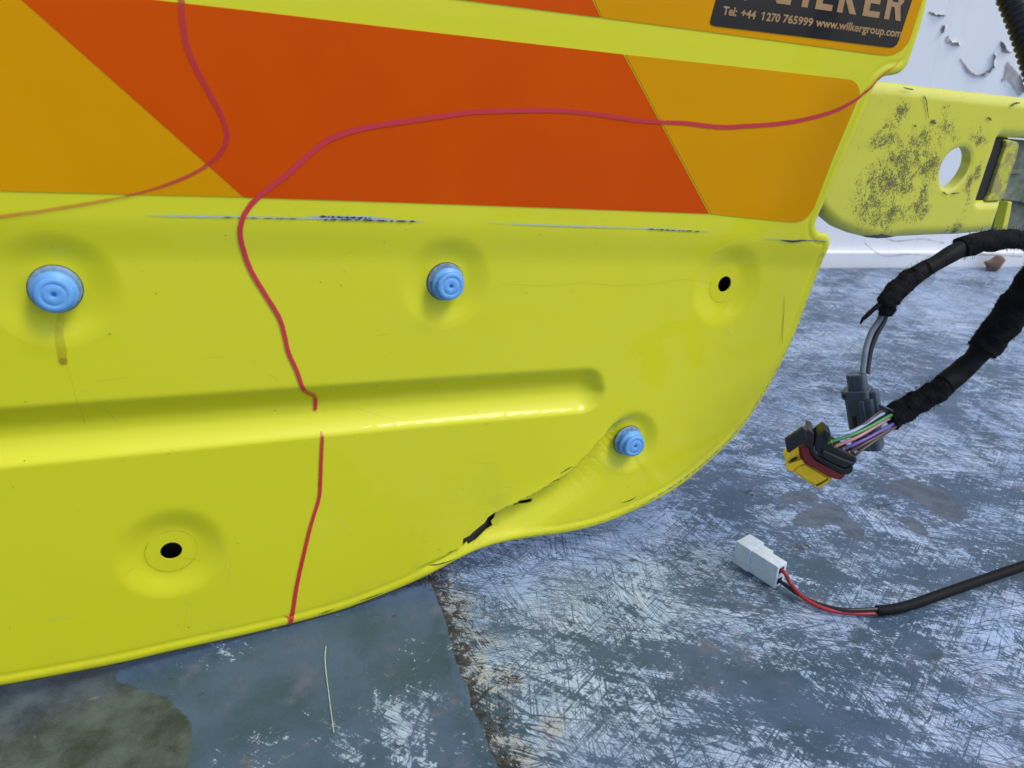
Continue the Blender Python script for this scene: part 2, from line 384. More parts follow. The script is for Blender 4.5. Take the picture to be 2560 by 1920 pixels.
gr = np.where(side, 1.05-ed/.030, 1.0); gr = np.clip(gr, 0, 1)
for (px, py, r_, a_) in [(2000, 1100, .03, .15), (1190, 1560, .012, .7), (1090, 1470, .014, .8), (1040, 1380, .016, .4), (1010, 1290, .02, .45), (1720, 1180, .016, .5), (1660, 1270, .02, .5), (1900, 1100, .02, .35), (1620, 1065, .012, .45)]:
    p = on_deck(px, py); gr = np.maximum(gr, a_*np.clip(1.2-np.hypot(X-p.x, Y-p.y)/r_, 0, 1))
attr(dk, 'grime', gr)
wt = np.full(X.shape, -.05)
for P in wet_polys:
    d_ = seg_dist(X, Y, P); wt = np.maximum(wt, np.where(inside(X, Y, P), d_, -d_))
attr(dk, 'wet', wt)
attr(dk, 'wear_sheen', np.clip(.05+.45*sstep(.75, 1.2, Y)+.35*sstep(.45, .25, Y)*(X > 0), -1, 1))  # far end painted lighter for the wall's reflection; near right is wear
# deck apron (front and side edges of the slab) and far lip
lp = boxv(Vector((0, 0, 0)), Vector((1, 0, 0)), Vector((0, 1, 0)), Vector((0, 0, 1)), -1.3, 2.2, -1.0, YE, -.06, DZ-.006)
o = obj('deck_slab', *lp, M['deck'], None, False); o['kind'] = 'structure'

wr = root('wall', 'white painted wall with flaking patches behind the scratched metal deck', 'wall', (0.6, YE+.02, 0))
zlip = (on_plane(2000, 545, Vector((0, YE, 0)), Vector((0, 1, 0)))).z
V, Fq = boxv(Vector((0, 0, 0)), Vector((1, 0, 0)), Vector((0, 1, 0)), Vector((0, 0, 1)), -1.3, 2.2, YE+.014, YE+.05, -.06, 1.4)
obj('wall_panel', V, Fq, M['wall'], wr, False)
V, Fq = boxv(Vector((0, 0, 0)), Vector((1, 0, 0)), Vector((0, 1, 0)), Vector((0, 0, 1)), -1.3, 2.2, YE+.003, YE+.0135, -.06, zlip)
bev(obj('bottom_rail', V, Fq, M['wall'], wr, False), .003)
WP, WN = Vector((0, YE+.014, 0)), Vector((0, 1, 0))
def wallp(x, y): q = on_plane(x, y, WP, WN); return q
def ragged(poly, n, amp, seed):
    P = spline(poly, n, True); r_ = np.random.default_rng(seed); return P+r_.normal(0, amp, P.shape)
zz3 = lambda X, Y: (1383+X*.375, Y*.375)
flakes = [  # ragged bare patches, each with a curled lip of paint
    ([(1840, 350), (1885, 425), (1940, 446), (2000, 430), (2042, 385), (2046, 310), (2036, 310), (2028, 380), (1990, 415), (1940, 430), (1900, 410), (1850, 345)], 1),
    ([(2110, 360), (2140, 385), (2170, 420), (2200, 450), (2215, 520), (2180, 545), (2150, 500), (2110, 460), (2080, 470), (2100, 420)], 2),
    ([(2070, 240), (2100, 250), (2110, 290), (2140, 300), (2100, 305), (2080, 280)], 3),
    ([(1770, 205), (1790, 235), (1830, 240), (1840, 268), (1800, 262), (1760, 245)], 4),
    ([(1662, 68), (1700, 78), (1760, 90), (1720, 96), (1670, 84)], 5),
    ([(1735, 150), (1750, 145), (1760, 150), (1745, 190), (1732, 185)], 6),
    ([(1340, 0), (1420, 0), (1400, 20)], 7)]
for P, sd_ in flakes[:6]:
    Q = ragged([zz3(*p) for p in P], 4, .9, sd_)
    W = [wallp(*q) for q in Q]; n = len(W)
    o = obj('bare_patch', [v+Vector((0, -.0010, 0)) for v in W], [tuple(range(n))[::-1]], M['flake'], wr, False)
    # curled lip along one side of the patch
    r_ = np.random.default_rng(sd_+20); i0 = r_.integers(0, n//3); m_ = n//2; V = []; Fq = []
    cz = sum((v for v in W), Vector())/n
    for k in range(m_):
        v = W[(i0+k) % n]; out = (v-cz).normalized(); hh = math.sin(math.pi*k/(m_-1))
        V += [v+Vector((0, -.0012, 0))+out*.001, v+Vector((0, -.0025-.0022*hh, 0))-out*(.001+.005*hh*r_.random())]
        if k: Fq.append((2*k-2, 2*k-1, 2*k+1, 2*k))
    obj('paint_curl', V, Fq, M['flake_edge'], wr, True)
# thin hairline cracks low on the wall
for i, P in enumerate([[(1860, 520), (1900, 548), (1960, 545), (2030, 552), (2100, 546), (2200, 550)], [(2160, 462), (2180, 460), (2215, 463)], [(1890, 500), (1930, 520), (1990, 516), (2040, 525)]]):
    C = spline([wallp(*p) for p in P], 10); V = []; Fq = []
    for k, c in enumerate(C):
        ww = .0007*(.4+rng.random()); V += [c+np.array([0, -.001-.0125*(i == 0), ww]), c+np.array([0, -.001-.0125*(i == 0), -ww])]
        if k: Fq.append((2*k-2, 2*k-1, 2*k+1, 2*k))
    obj('crack', V, Fq, M['flake'], wr, False)
# brown stone on the rail
c = on_plane(2143, 568, Vector((0, YE-.012, 0)), Vector((0, 1, 0))); V, Fq = lathe([(.001, 0)]+[(.016*math.sin(a), .0001+.013*(1-math.cos(a))) for a in np.linspace(.25, 3.0, 9)], 14)
V = [Vector((v[0]*(1+.25*math.sin(v[2]*300+2)), v[1]*.8*(1+.2*math.sin(v[0]*250)), v[2]*(1+.2*math.sin(v[0]*180))))+Vector((c.x, YE-.018, DZ-.001)) for v in V]
o = obj('stone', V, Fq, M['stone'], None, True); tag(o, 'small brown stone lying at the foot of the white wall', 'stone')

# ------------------------------------------------------------------ dark overlapping sheet on the deck
se = sheet_edge.copy(); nrm = resample(spline(se, 4), .0035, False)
r_ = np.random.default_rng(5); jit = noise2(nrm[:, 1]*1.0, nrm[:, 1]*0, 260, 9, 3)*.0012; nrm[:, 0] += jit
outl = np.vstack([nrm, [[nrm[-1, 0], -.9], [-1.25, -.9], [-1.25, nrm[0, 1]+.02]]])
outl = np.vstack([nrm, resample(np.array([[nrm[-1, 0], nrm[-1, 1]], [nrm[-1, 0], -.2], [-1.0, -.2], [-1.0, nrm[0, 1]]]), .03, False)[1:]])
gx, gy, _ = grid(-.75, .12, .1, nrm[0, 1], .006)
vo, fo = cdt_mesh(outl, [], np.stack([gx, gy], 1), .0025)
ed = seg_dist(vo[:, 0], vo[:, 1], nrm, False)
lift = .0022+(.0020+.0050*np.clip(noise2(vo[:, 1], vo[:, 1]*0, 38, 4, 2)+.3, 0, 1.5))*np.exp(-ed/.007)+.0004*noise2(vo[:, 0], vo[:, 1], 40, 8)
be = boundary_edges(fo); nV = len(vo); V = np.vstack([np.column_stack([vo, lift+DZ]), np.column_stack([vo, np.maximum(lift-.0016, .0004)+DZ])])
Fa = [tuple(f) for f in fo]+[(a, a+nV, b+nV, b) for a, b in be]
sh = root('metal_sheet', 'thin dark blue-grey metal sheet with a ragged curled edge, under the yellow panel', 'sheet', (0, .3, DZ))
o = obj('sheet_surface', V, Fa, M['sheet'], sh, True)
stain_px = [(249, 1440), (259, 1480), (300, 1491), (337, 1502), (375, 1521), (397, 1551), (416, 1562), (418, 1600), (409, 1659), (400, 1760), (-400, 1760), (-400, 1440)]
SP = deckpoly(stain_px); d_ = seg_dist(V[:, 0], V[:, 1], SP); attr(o, 'wet', np.where(inside(V[:, 0], V[:, 1], SP), d_, -d_))
ee = np.concatenate([ed, ed]); gz = np.clip(.75-ee/.006, 0, 1)*.3
p = on_deck(905, 1262); gz = np.maximum(gz, .9*np.clip(1.3-np.hypot((V[:, 0]-p.x)*.6, (V[:, 1]-p.y)*1.6)/.012, 0, 1))
attr(o, 'grime', gz)
pp = [on_deck(560, 1640), on_deck(860, 1290), on_deck(480, 1420), on_deck(850, 1600)]
wz = np.zeros(len(V))
for q, r0 in zip(pp, (.03, .05, .04, .06)): wz = np.maximum(wz, .9*np.clip(1-np.hypot(V[:, 0]-q.x, V[:, 1]-q.y)/r0, 0, 1))
attr(o, 'wear_sheen', wz)
# long pale scratch on the sheet
C = spline([on_deck(x, y, .003) for x, y in [(704, 1396), (702, 1420), (704, 1450), (709, 1490), (714, 1530), (721, 1582)]], 8)
Vt, Ft = tube(C, .00035, 6); obj('pale_scratch', Vt, Ft, M['thread'], sh)

# ------------------------------------------------------------------ the yellow panel
out_px = [(2064, -160), (2007, 0), (1998, 37), (1983, 85), (1968, 128), (1962, 142), (1949, 156), (1934, 162), (1915, 165), (1902, 174), (1893, 184), (1870, 238), (1830, 330), (1773, 461), (1765, 480), (1765, 491), (1771, 502), (1788, 506), (1795, 516), (1795, 529), (1788, 553),
          (1780, 578), (1758, 632), (1718, 726), (1671, 813), (1613, 897), (1563, 951), (1469, 1028), (1385, 1078), (1291, 1121), (1216, 1144), (1152, 1157), (1100, 1168), (1051, 1183), (1002, 1206), (931, 1247), (860, 1281), (766, 1318), (691, 1341), (562, 1374), (375, 1416), (244, 1446), (0, 1492), (-260, 1535), (-420, 1555), (-420, -160)]
OUT = stl(out_px)
def roundoff(P, n=4):    # keep straight runs, soften the corners
    return spline(P, n, True)
OUT = np.vstack([spline(OUT[1:44], 4), OUT[44:], OUT[:1]])
OUT = resample(OUT, .0032)
z8 = lambda X, Y: ((1080+X*.2532)/K, (1000+Y*.2532)/K)
tear = [[(600, 1143), (620, 1162), (640, 1165), (655, 1150), (630, 1200), (592, 1232), (588, 1262), (604, 1276), (580, 1284), (540, 1302), (480, 1340), (425, 1388), (400, 1402), (372, 1426), (362, 1414), (325, 1446), (290, 1482), (225, 1512), (185, 1517), (150, 1526), (225, 1494), (290, 1463), (322, 1440), (327, 1384), (380, 1366), (440, 1318), (500, 1268), (548, 1218), (575, 1168)],
        [(680, 1122), (740, 1094), (850, 1058), (960, 1035), (1025, 1019), (1010, 1042), (970, 1056), (900, 1064), (820, 1082), (740, 1106)],
        [(1140, 812), (1185, 785), (1245, 752), (1215, 782), (1170, 802)],
        [(1068, 860), (1100, 843), (1134, 830), (1105, 850)]]
tears = [stl([z8(*p) for p in P]) for P in tear]
def fatten(P, a):
    T = np.roll(P, -1, 0)-np.roll(P, 1, 0); T /= np.linalg.norm(T, axis=1)[:, None]+1e-12; N = np.column_stack([T[:, 1], -T[:, 0]])
    ar = np.sum(P[:, 0]*np.roll(P[:, 1], -1)-np.roll(P[:, 0], -1)*P[:, 1]); return P+N*(a if ar > 0 else -a)
_t = np.array(tear[0], float); _w = .0005+.0034*np.clip(1-np.abs(_t[:, 0]-480)/190, 0, 1)**.6
tears = [fatten(tears[0], _w[:, None]), fatten(tears[1], .0007), fatten(tears[2], .0002), tears[3]]
def circ(cx, cy, r, n=36): s, t = cx, cy; return np.array([(s+r*math.cos(a), t+r*math.sin(a)) for a in np.linspace(0, 2*math.pi, n, endpoint=False)])
H_low = st(371, 1203); H_right = st(1575, 618)
PLUGS = [(st(118, 630), .0126, .036), (st(968, 613), .0122, .031), (st(1355, 950), .0122, .027)]
crease_px = [(1352, 898), (1325, 915), (1290, 952), (1240, 1005), (1190, 1042), (1140, 1072), (1100, 1093), (1070, 1110), (1035, 1140), (1000, 1180), (960, 1205), (925, 1222)]
CR = resample(spline(stl(crease_px), 4), .004, False)
R0, R1 = np.array(st(-420, 985)), np.array(st(1262, 843))
FOLD = stl([(-420, 452), (320, 468), (900, 480), (1530, 502), (1795, 520)])
OUT_COARSE = resample(OUT, .0055)
def height(S, T, hem=True):
    D = np.zeros_like(S)
    # long pressed channel
    ab = R1-R0; L = np.hypot(*ab); u = ab/L
    a_ = np.clip((S-R0[0])*u[0]+(T-R0[1])*u[1], 0, L); q = -(S-R0[0])*u[1]+(T-R0[1])*u[0]
    dist = np.hypot(S-R0[0]-a_*u[0], T-R0[1]-a_*u[1]); W = .0190
    m_ = np.clip(dist/W, 0, 1); up = sstep(-.25, .25, q/W)
    D += -.0093*(up*(1-m_**2)**1.9+(1-up)*(1-m_**2.3)**1.15)
    # dimples
    for (c, ri, ro, dp) in [(H_low, .0155, .036, .0039), (H_right, .0140, .036, .0031), (PLUGS[0][0], .0150, .034, .0028), (PLUGS[1][0], .0140, .033, .0029), (PLUGS[2][0], .0140, .028, .0036)]:
        r = np.hypot(S-c[0], T-c[1]); D += -dp*(1-sstep(ri, ro, r))
    # fold under the reflective band: the lower field sits back
    yf = np.interp(S, FOLD[:, 0], FOLD[:, 1]); e = yf-T
    D += -.0030*sstep(-.001, .028, e)
    # crushed crease
    dc = seg_dist(S, T, CR, False)
    ii = np.argmin((S[:, None]-CR[None, :, 0])**2+(T[:, None]-CR[None, :, 1])**2, axis=1) if len(S) < 400000 else None
    i2 = np.clip(ii, 1, len(CR)-2); tx = CR[i2+1]-CR[i2-1]; sg = tx[:, 0]*(T-CR[i2, 1])-tx[:, 1]*(S-CR[i2, 0])   # >0: below (curve runs right to left)
    al = ii/(len(CR)-1); env = sstep(0, .22, al)*(1-.75*sstep(.72, 1, al)); endd = np.minimum(al, 1-al); fade = np.where((ii == 0) | (ii == len(CR)-1), np.exp(-dc/.008), 1)
    below = sg > 0; nr = dc < .07; eo_ = np.ones_like(S); eo_[nr] = seg_dist(S[nr], T[nr], OUT_COARSE); env = env*sstep(.002, .013, eo_)
    D += -env*fade*np.where(below, .0070*sstep(-.0002, .0022, dc)*np.exp(-dc/.018), 0)
    D += env*fade*np.where(below, 0, .0010*np.exp(-dc/.006))
    # lower right corner field leans outward a little toward the rim
    sw_ = sstep(st(760, 700)[0], st(1560, 700)[0], S); tl = np.clip(st(1500, 500)[1]-T, 0, .3)
    D += sw_*.30*tl*tl
    # the dished strip between the crushed crease and the rim, with a rolled lip below it
    bx = np.clip(al*(1-al)*4, 0, 1); D += np.where(below, (-.0052*np.exp(-((dc-.014)/.012)**2))*bx*bx*env, 0)
    D += .00035*noise2(S, T, 17, 11, 2)+.00012*noise2(S, T, 60, 12, 2)
    if hem:
        eo = seg_dist(S, T, OUT_COARSE); D += -.0019*np.clip(1-eo/.0028, 0, 1)**2
        D += .0005*np.exp(-((eo-.0050)/.0022)**2)-.0005*np.exp(-((eo-.0088)/.0012)**2)
    return D
s0, t0 = OUT.min(0); s1, t1 = OUT.max(0)
st_ = .0016; nx = int((s1-s0)/st_); ny = int((t1-t0)/st_)
GX, GY = np.meshgrid(s0+st_*np.arange(nx), t0+st_*np.arange(ny)); IX, IY = np.meshgrid(np.arange(nx), np.arange(ny))
vis = (GX > st(-150, 700)[0]) & (GY < st(970, -60)[1]+.02)
Hh = np.zeros_like(GX)
flat = GX.ravel(), GY.ravel(); out = np.zeros(len(flat[0])); CH = 60000
for a in range(0, len(out), CH): out[a:a+CH] = height(flat[0][a:a+CH], flat[1][a:a+CH], False)
Hh = out.reshape(GX.shape); lap = np.abs(np.gradient(np.gradient(Hh, axis=0), axis=0))+np.abs(np.gradient(np.gradient(Hh, axis=1), axis=1))
keep = ((lap > 8e-6) & vis & ((IX+IY) % 2 == 0)) | ((lap > 3e-5) & vis) | ((IX % 5 == 0) & (IY % 5 == 0))
pts = np.stack([GX[keep], GY[keep]], 1)+rng.normal(0, .00005, (keep.sum(), 2))
holes = [circ(*H_low, .0066), circ(*H_right, .0064)]+[circ(*c, r*.86) for c, r, _ in PLUGS]+tears
rows = [resample(fatten(resample(OUT, .0045), -d_), .0024) for d_ in (.0012, .0024, .0036, .0048, .0060, .0074, .0090, .0105, .0120, .014)]
rows = np.vstack(rows); rows = rows[(rows[:, 0] > st(-330, 1400)[0])]
pts = pts[seg_dist(pts[:, 0], pts[:, 1], OUT_COARSE) > .0150]; pts = np.vstack([pts, rows])
vo, fo = cdt_mesh(OUT, holes, pts, .0009)
print('panel verts', len(vo))
D = height(vo[:, 0], vo[:, 1]); nV = len(vo)
be = boundary_edges(fo); V = np.vstack([worldn(vo[:, 0], vo[:, 1], D), worldn(vo[:, 0], vo[:, 1], D-.0012)])
# only the rims get thickness: back verts reused for the rim walls
F3 = [tuple(f) for f in fo]; ra = {}      # the cut rims have verts of their own, so they shade crisply
bv_ = sorted({i for e in be for i in e}); nF = len(V)
for j, i in enumerate(bv_): ra[i] = nF+j
V = np.vstack([V, V[bv_]]); F3 += [(ra[a], a+nV, b+nV, ra[b]) for a, b in be]
panel = root('vehicle_panel', 'large yellow-green pressed metal vehicle panel with orange and amber bands, torn at its lower edge', 'body panel', on_deck(640, 1340))
skin = obj('panel_skin', V, F3, M['paint'], panel)
ot = seg_dist(vo[:, 0], vo[:, 1], OUT_COARSE)
low = np.exp(-ot/.012)*sstep(st(0, 700)[1], st(0, 1000)[1], vo[:, 1])*.8
dt = seg_dist(vo[:, 0], vo[:, 1], tears[0]); dirt = np.maximum(low*.8, np.exp(-dt/.018)*.95)
dc3 = np.hypot(vo[:, 0]-PLUGS[2][0][0]-.001, vo[:, 1]-PLUGS[2][0][1]+.012); dirt = np.maximum(dirt, .6*np.exp(-dc3/.01))
attr(skin, 'dirt', np.concatenate([dirt, dirt, dirt[bv_]]))
# inner skin closes the back
IN = resample(OUT, .02); cen = IN.mean(0)
vi, fi = cdt_mesh(IN, [], np.stack([GX[(IX % 20 == 0) & (IY % 20 == 0)], GY[(IX % 20 == 0) & (IY % 20 == 0)]], 1), .006)
ei = seg_dist(vi[:, 0], vi[:, 1], IN); Di = -.0038-.017*sstep(0, .022, ei)
obj('inner_skin', worldn(vi[:, 0], vi[:, 1], Di), [tuple(f[::-1]) for f in fi], M['inner'], panel)

def film(name, px, mat, lift=.00045, step=.006, rnd=None, z=None, parent=panel):
    P = stl(px); P = resample(P, step*.5)
    s0, t0 = P.min(0); s1, t1 = P.max(0); gx, gy, _ = grid(s0, s1, t0, t1, step)
    vo, fo = cdt_mesh(P, [], np.stack([gx, gy], 1), step*.3); n = len(vo)
    D = height(vo[:, 0], vo[:, 1], False); V = np.vstack([worldn(vo[:, 0], vo[:, 1], D+lift), worldn(vo[:, 0], vo[:, 1], D-.0001)])
    be = boundary_edges(fo)
    return obj(name, V, [tuple(f) for f in fo]+[(a, a+n, b+n, b) for a, b in be], mat, parent, False)
film('amber_band', [(-420, -160), (-136, -160), (44, -1), (307, 232), (523, 425.5), (0, 412), (-420, 402)], M['amber'])
film('orange_band', [(-134, -160), (46, -1), (309, 232), (526, 426), (830, 436), (1300, 452.5), (1531, 461.5), (1440, 292), (1346, 117.5), (1100, 89), (830, 58), (580, 28), (337, 0), (60, -34), (-134, -60)][::1], M['orange'])
film('amber_band', [(1350.5, 118), (1443, 291), (1535, 462), (1620, 471), (1700, 479), (1717, 480), (1732, 477), (1745, 468), (1757, 452), (1800, 340), (1853, 214), (1857, 204), (1856, 193), (1850, 181), (1840, 173), (1825, 170.5), (1600, 145)], M['amber'])
film('orange_band', [(560, -55), (830, -21), (1002, 0), (1150, 19), (1297, 37.5), (1279, 0), (1200, -150), (560, -150)], M['orange'])
film('amber_band', [(1300.5, 38), (1383, 49), (1640, 83), (1898, 118), (1915, 119.5), (1932, 117), (1950, 107), (1962, 92), (1970, 70), (1992, 0), (2040, -150), (1207, -150), (1283, 0)], M['amber'])
z4 = lambda X, Y: (1512+X*.2188, Y*.2188)
stk = film('supplier_sticker', [(1585, -150), (1556, -40), (1545, 0), (1534, 41), (1532.5, 48), (1535, 53), (1541, 56), (1730, 79), (1920, 102.5), (1928, 102), (1935, 97.5), (1940, 88), (1969, 0), (1981, -40), (2020, -150)], M['sticker'], .0009)
# lettering
def letter_mesh(name, polys):
    V = []; Fq = []
    for P in polys:
        Q = stl([z4(*p) for p in P]); b = len(V)
        V += list(worldn(Q[:, 0], Q[:, 1], height(Q[:, 0], Q[:, 1], False)+.0012)); Fq.append(tuple(range(b, b+len(Q))))
    return obj(name, V, Fq, M['letters'], stk, False)
# slanted frame of the big word: baseline runs down to the right, stems lean
def big(x0, polys):    # local: u to the right (px of the zoomed view), v upwards
    out = []
    for P in polys:
        out.append([(x0+u+v*.20, 40+(x0-800)*.145+u*.145-v*.98) for u, v in P])
    return out
sw = 58
letter_mesh('lettering', big(560, [[(30, 330), (95, 330), (190, 55), (190, 0), (190, 0), (185, 0)], [(185, 0), (320, 0), (320, 55), (190, 55)], [(265, 40), (320, 40), (400, 330), (335, 330)]]))
letter_mesh('lettering', big(990, [[(0, 0), (62, 0), (62, 330), (0, 330)]]))
letter_mesh('lettering', big(1125, [[(0, 0), (165, 0), (165, 62), (62, 62), (62, 330), (0, 330)]]))
letter_mesh('lettering', big(1340, [[(0, 0), (56, 0), (56, 330), (0, 330)], [(56, 150), (125, 0), (192, 0), (100, 190), (56, 190)], [(56, 190), (100, 150), (190, 330), (125, 330)]]))
letter_mesh('lettering', big(1590, [[(0, 0), (165, 0), (165, 60), (60, 60), (60, 135), (150, 135), (150, 190), (60, 190), (60, 270), (165, 270), (165, 330), (0, 330)]]))
letter_mesh('lettering', big(1805, [[(0, 0), (50, 0), (50, 330), (0, 330)], [(50, 130), (80, 130), (115, 0), (165, 0), (135, 150), (160, 190), (160, 300), (130, 330), (50, 330), (50, 280), (105, 280), (105, 180), (50, 180)]]))
letter_mesh('lettering', [[(380, -30), (400, -8), (430, 5), (455, 0), (470, -30)]])
def text_on(txt, p0, p1, up, off):
    cu = bpy.data.curves.new('t', 'FONT'); cu.body = txt; cu.size = 1; cu.offset = off; cu.resolution_u = 4; cu.space_character = 1.0
    ob = bpy.data.objects.new('t', cu); COL.objects.link(ob); bpy.context.view_layer.update()
    me = bpy.data.meshes.new_from_object(ob); bpy.data.objects.remove(ob)
    co = np.array([v.co[:2] for v in me.vertices]); F = [tuple(p.vertices) for p in me.polygons]
    w0, w1 = co[:, 0].min(), co[:, 0].max(); A = np.array(st(*z4(*p0))); B = np.array(st(*z4(*p1))); U = np.array(st(*z4(p0[0]+up[0], p0[1]+up[1])))-A
    caph = .73
    Q = A+np.outer((co[:, 0]-w0)/(w1-w0), B-A)+np.outer(co[:, 1]/caph, U)
    a2 = [Q[f[1]]-Q[f[0]] for f in F]
    V = worldn(Q[:, 0], Q[:, 1], height(Q[:, 0], Q[:, 1], False)+.0012)
    ob = obj('lettering', V, F, M['letters'], stk, False); bpy.data.curves.remove(cu); return ob
text_on('Tel:', (208, 142), (345, 158), (17, -84), .030)
text_on('+44', (388, 163), (532, 188), (17, -80), .030)
letter_mesh('lettering', [[(598, 200), (616, 134), (605, 140), (595, 142), (597, 132), (609, 126), (617, 118), (633, 120), (614, 202)]])
text_on('270', (638, 203), (772, 217), (17, -80), .030)
text_on('765999', (802, 220), (1098, 258), (17, -80), .030)
text_on('www.wilkergroup.com', (1128, 256), (1972, 368), (17, -84), .026)

# ribbons on the skin (marker, scratches, run marks)
def ribbon(name, px, wid, mat, fade=1.0, lift=.0007, n=8, jitter=0.0, seed=0, lab=None, raggedness=0.0, parent=panel):
    P = stl(px); r_ = np.random.default_rng(seed)
    if name == 'marker_line': wid = np.asarray(wid, float)*.78; raggedness = .14
    wv = np.broadcast_to(np.asarray(wid, float), (len(P),)); fd = np.broadcast_to(np.asarray(fade, float), (len(P),))
    tab = spline(np.column_stack([P, wv, fd]), n); C = tab[:, :2]; wv = np.clip(tab[:, 2], .00003, 1); fd = np.clip(tab[:, 3], 0, 1)
    T = np.gradient(C, axis=0); T /= np.linalg.norm(T, axis=1)[:, None]+1e-12; N = np.column_stack([-T[:, 1], T[:, 0]])
    m = len(C); V = []; Fq = []; fa = []
    for j, o_ in enumerate((-1, -.8, 0, .8, 1)):
        off = o_*wv*.5*(1+raggedness*(r_.random(m)-.5)); Q = C+N*off[:, None]+r_.normal(0, jitter, C.shape)
        V.append(worldn(Q[:, 0], Q[:, 1], height(Q[:, 0], Q[:, 1], True)+lift)); fa.append(fd*(0.55 if abs(o_) == 1 else 1))
    for j in range(4):
        for i in range(m-1): Fq.append((j*m+i, j*m+i+1, (j+1)*m+i+1, (j+1)*m+i))
    o = obj(name, np.vstack(V), Fq, mat, parent, False); attr(o, 'fade', np.concatenate(fa))
    return o
A_px = [(1952, 122), (1932, 143), (1909, 160), (1876, 192), (1845, 217), (1800, 240), (1740, 257), (1680, 267), (1600, 273), (1550, 274), (1480, 266), (1430, 264), (1370, 259), (1310, 250), (1240, 241), (1170, 238), (1100, 239), (1020, 242), (960, 250), (890, 260), (820, 270), (760, 283), (710, 302), (670, 332), (620, 377), (580, 407), (545, 438), (525, 470), (519, 505), (528, 545), (545, 590), (575, 640), (605, 690), (617, 730), (625, 765), (643, 805), (660, 850), (684, 868), (689, 885), (688, 902)]
A_w = [.0003, .0005, .0011, .0023, .0033, .0038, .0041, .0041, .0042, .0042, .0040, .0036, .0038, .0037, .0037, .0038, .0038, .0038, .0038, .0040, .0041, .0042, .0042, .0042, .0041, .0039, .0038, .0037, .0036, .0036, .0036, .0035, .0035, .0033, .0033, .0033, .0033, .0032, .0032, .0030]
A_f = [.6, .7, .8]+[.9]*6+[.85]*6+[.95]*8+[1]*(len(A_px)-23)
ribbon('marker_line', A_px, A_w, M['marker'], A_f, .0008, 10, .00003, 1)
ribbon('marker_line', [(1944, 133), (1918, 150), (1894, 168), (1872, 190)], [.0002, .0005, .0006, .0003], M['marker'], [.5, .7, .7, .4], .0009, 10)
ribbon('marker_line', [(697, 938), (698, 950), (696, 990), (694, 1040), (691, 1080), (673, 1140), (656, 1210), (642, 1275), (635, 1320), (631, 1340), (627, 1354)], [.0012, .0028, .0030, .003, .003, .0032, .0034, .0036, .0036, .0044, .0034], M['marker'], [.6, .8, .95, 1, 1, 1, 1, 1, 1, 1, 1], .0008, 10, .00003, 2)
ribbon('marker_line', [(616, 1334), (622, 1338), (632, 1343)], [.0004, .0012, .0016], M['marker'], .9, .0009)
ribbon('marker_line', [(394, -60), (392, 0), (395, 50), (404, 100), (425, 150), (452, 200), (475, 243), (489, 280), (490, 300), (482, 322), (466, 342), (449, 355), (430, 368), (395, 385), (350, 402), (310, 414), (270, 424)], [.0042, .0042, .0042, .0042, .0041, .0040, .0039, .0038, .0038, .0034, .0030, .0026, .0026, .0026, .0022, .0018, .0014], M['marker'], [.6, .62, .62, .6, .6, .6, .6, .6, .6, .62, .62, .6, .6, .6, .55, .5, .5], .0008, 10, .00004, 3)
ribbon('marker_line', [(282, 422), (230, 432), (150, 446), (80, 457), (0, 468), (-80, 480)], [.0012, .0022, .0024, .0024, .0026, .0026], M['marker'], [.3, .42, .42, .42, .42, .42], .0008, 10, .00005, 4)
# scratched paint along the fold
def broken(px, wid, mat, gaps, seed, name='scratch', fd=.9, lift=.0006):
    P = spline(np.array(px, float), 10); r_ = np.random.default_rng(seed); L = len(P); i = 0
    while i < L-3:
        n_ = int(r_.integers(5, 22)); seg = P[i:i+n_]
        if len(seg) > 3:
            m_ = len(seg); wv = wid*np.sin(np.linspace(.15, 3.0, m_))*(.5+r_.random(m_)); ribbon(name, seg+r_.normal(0, .25, seg.shape), np.maximum(wv, .00008), mat, fd, lift+r_.random()*.0001, 2, .00002, int(r_.integers(1e6)))
        i += n_+int(r_.integers(0, gaps+1))
def mk(px, n=14):
    P = np.array(px, float); d = np.concatenate([[0], np.cumsum(np.hypot(*np.diff(P, axis=0).T))]); t = np.linspace(0, d[-1], n); return np.column_stack([np.interp(t, d, P[:, 0]), np.interp(t, d, P[:, 1])])
ribbon('scratch', [(320, 465), (420, 467), (560, 469), (700, 472), (820, 475), (915, 478)], [.0003, .0010, .0008, .0012, .0014, .0003], M['grey_scuff'], .85, .0005, 14, .00003, 11, raggedness=.9)
ribbon('scratch', [(660, 467), (720, 468), (800, 470), (850, 473)], [.0003, .0014, .0014, .0003], M['grey_scuff'], .85, .00055, 14, .00003, 12, raggedness=.9)
broken(mk([(690, 467), (770, 470), (800, 471)]), .0011, M['dark_scuff'], 2, 13, fd=1, lift=.0007)
broken(mk([(700, 474), (760, 474), (850, 477), (900, 478)]), .0009, M['dark_scuff'], 3, 14, fd=1, lift=.0007)
broken(mk([(480, 469), (560, 471), (640, 472)]), .0005, M['dark_scuff'], 9, 15, fd=.9, lift=.0007)
ribbon('scratch', [(1050, 481), (1150, 485), (1260, 489), (1370, 492), (1450, 496), (1535, 501)], [.0002, .0007, .0010, .0006, .0010, .0003], M['grey_scuff'], .9, .0005, 14, .00003, 16, raggedness=.9)
broken(mk([(1400, 494), (1470, 498), (1510, 499)]), .0008, M['dark_scuff'], 3, 17, fd=1, lift=.0007)
ribbon('scratch', [(1652, 516), (1680, 517), (1712, 520), (1745, 519), (1790, 520)], [.0004, .0008, .0006, .0008, .0002], M['grey_scuff'], .9, .0005, 10, .00003, 18, raggedness=.9)
ribbon('scratch', [(1684, 518), (1700, 520), (1715, 521), (1732, 519), (1745, 519)], [.0003, .0013, .0018, .0012, .0003], M['dark_scuff'], 1, .0007, 10, .00004, 19, raggedness=.6)
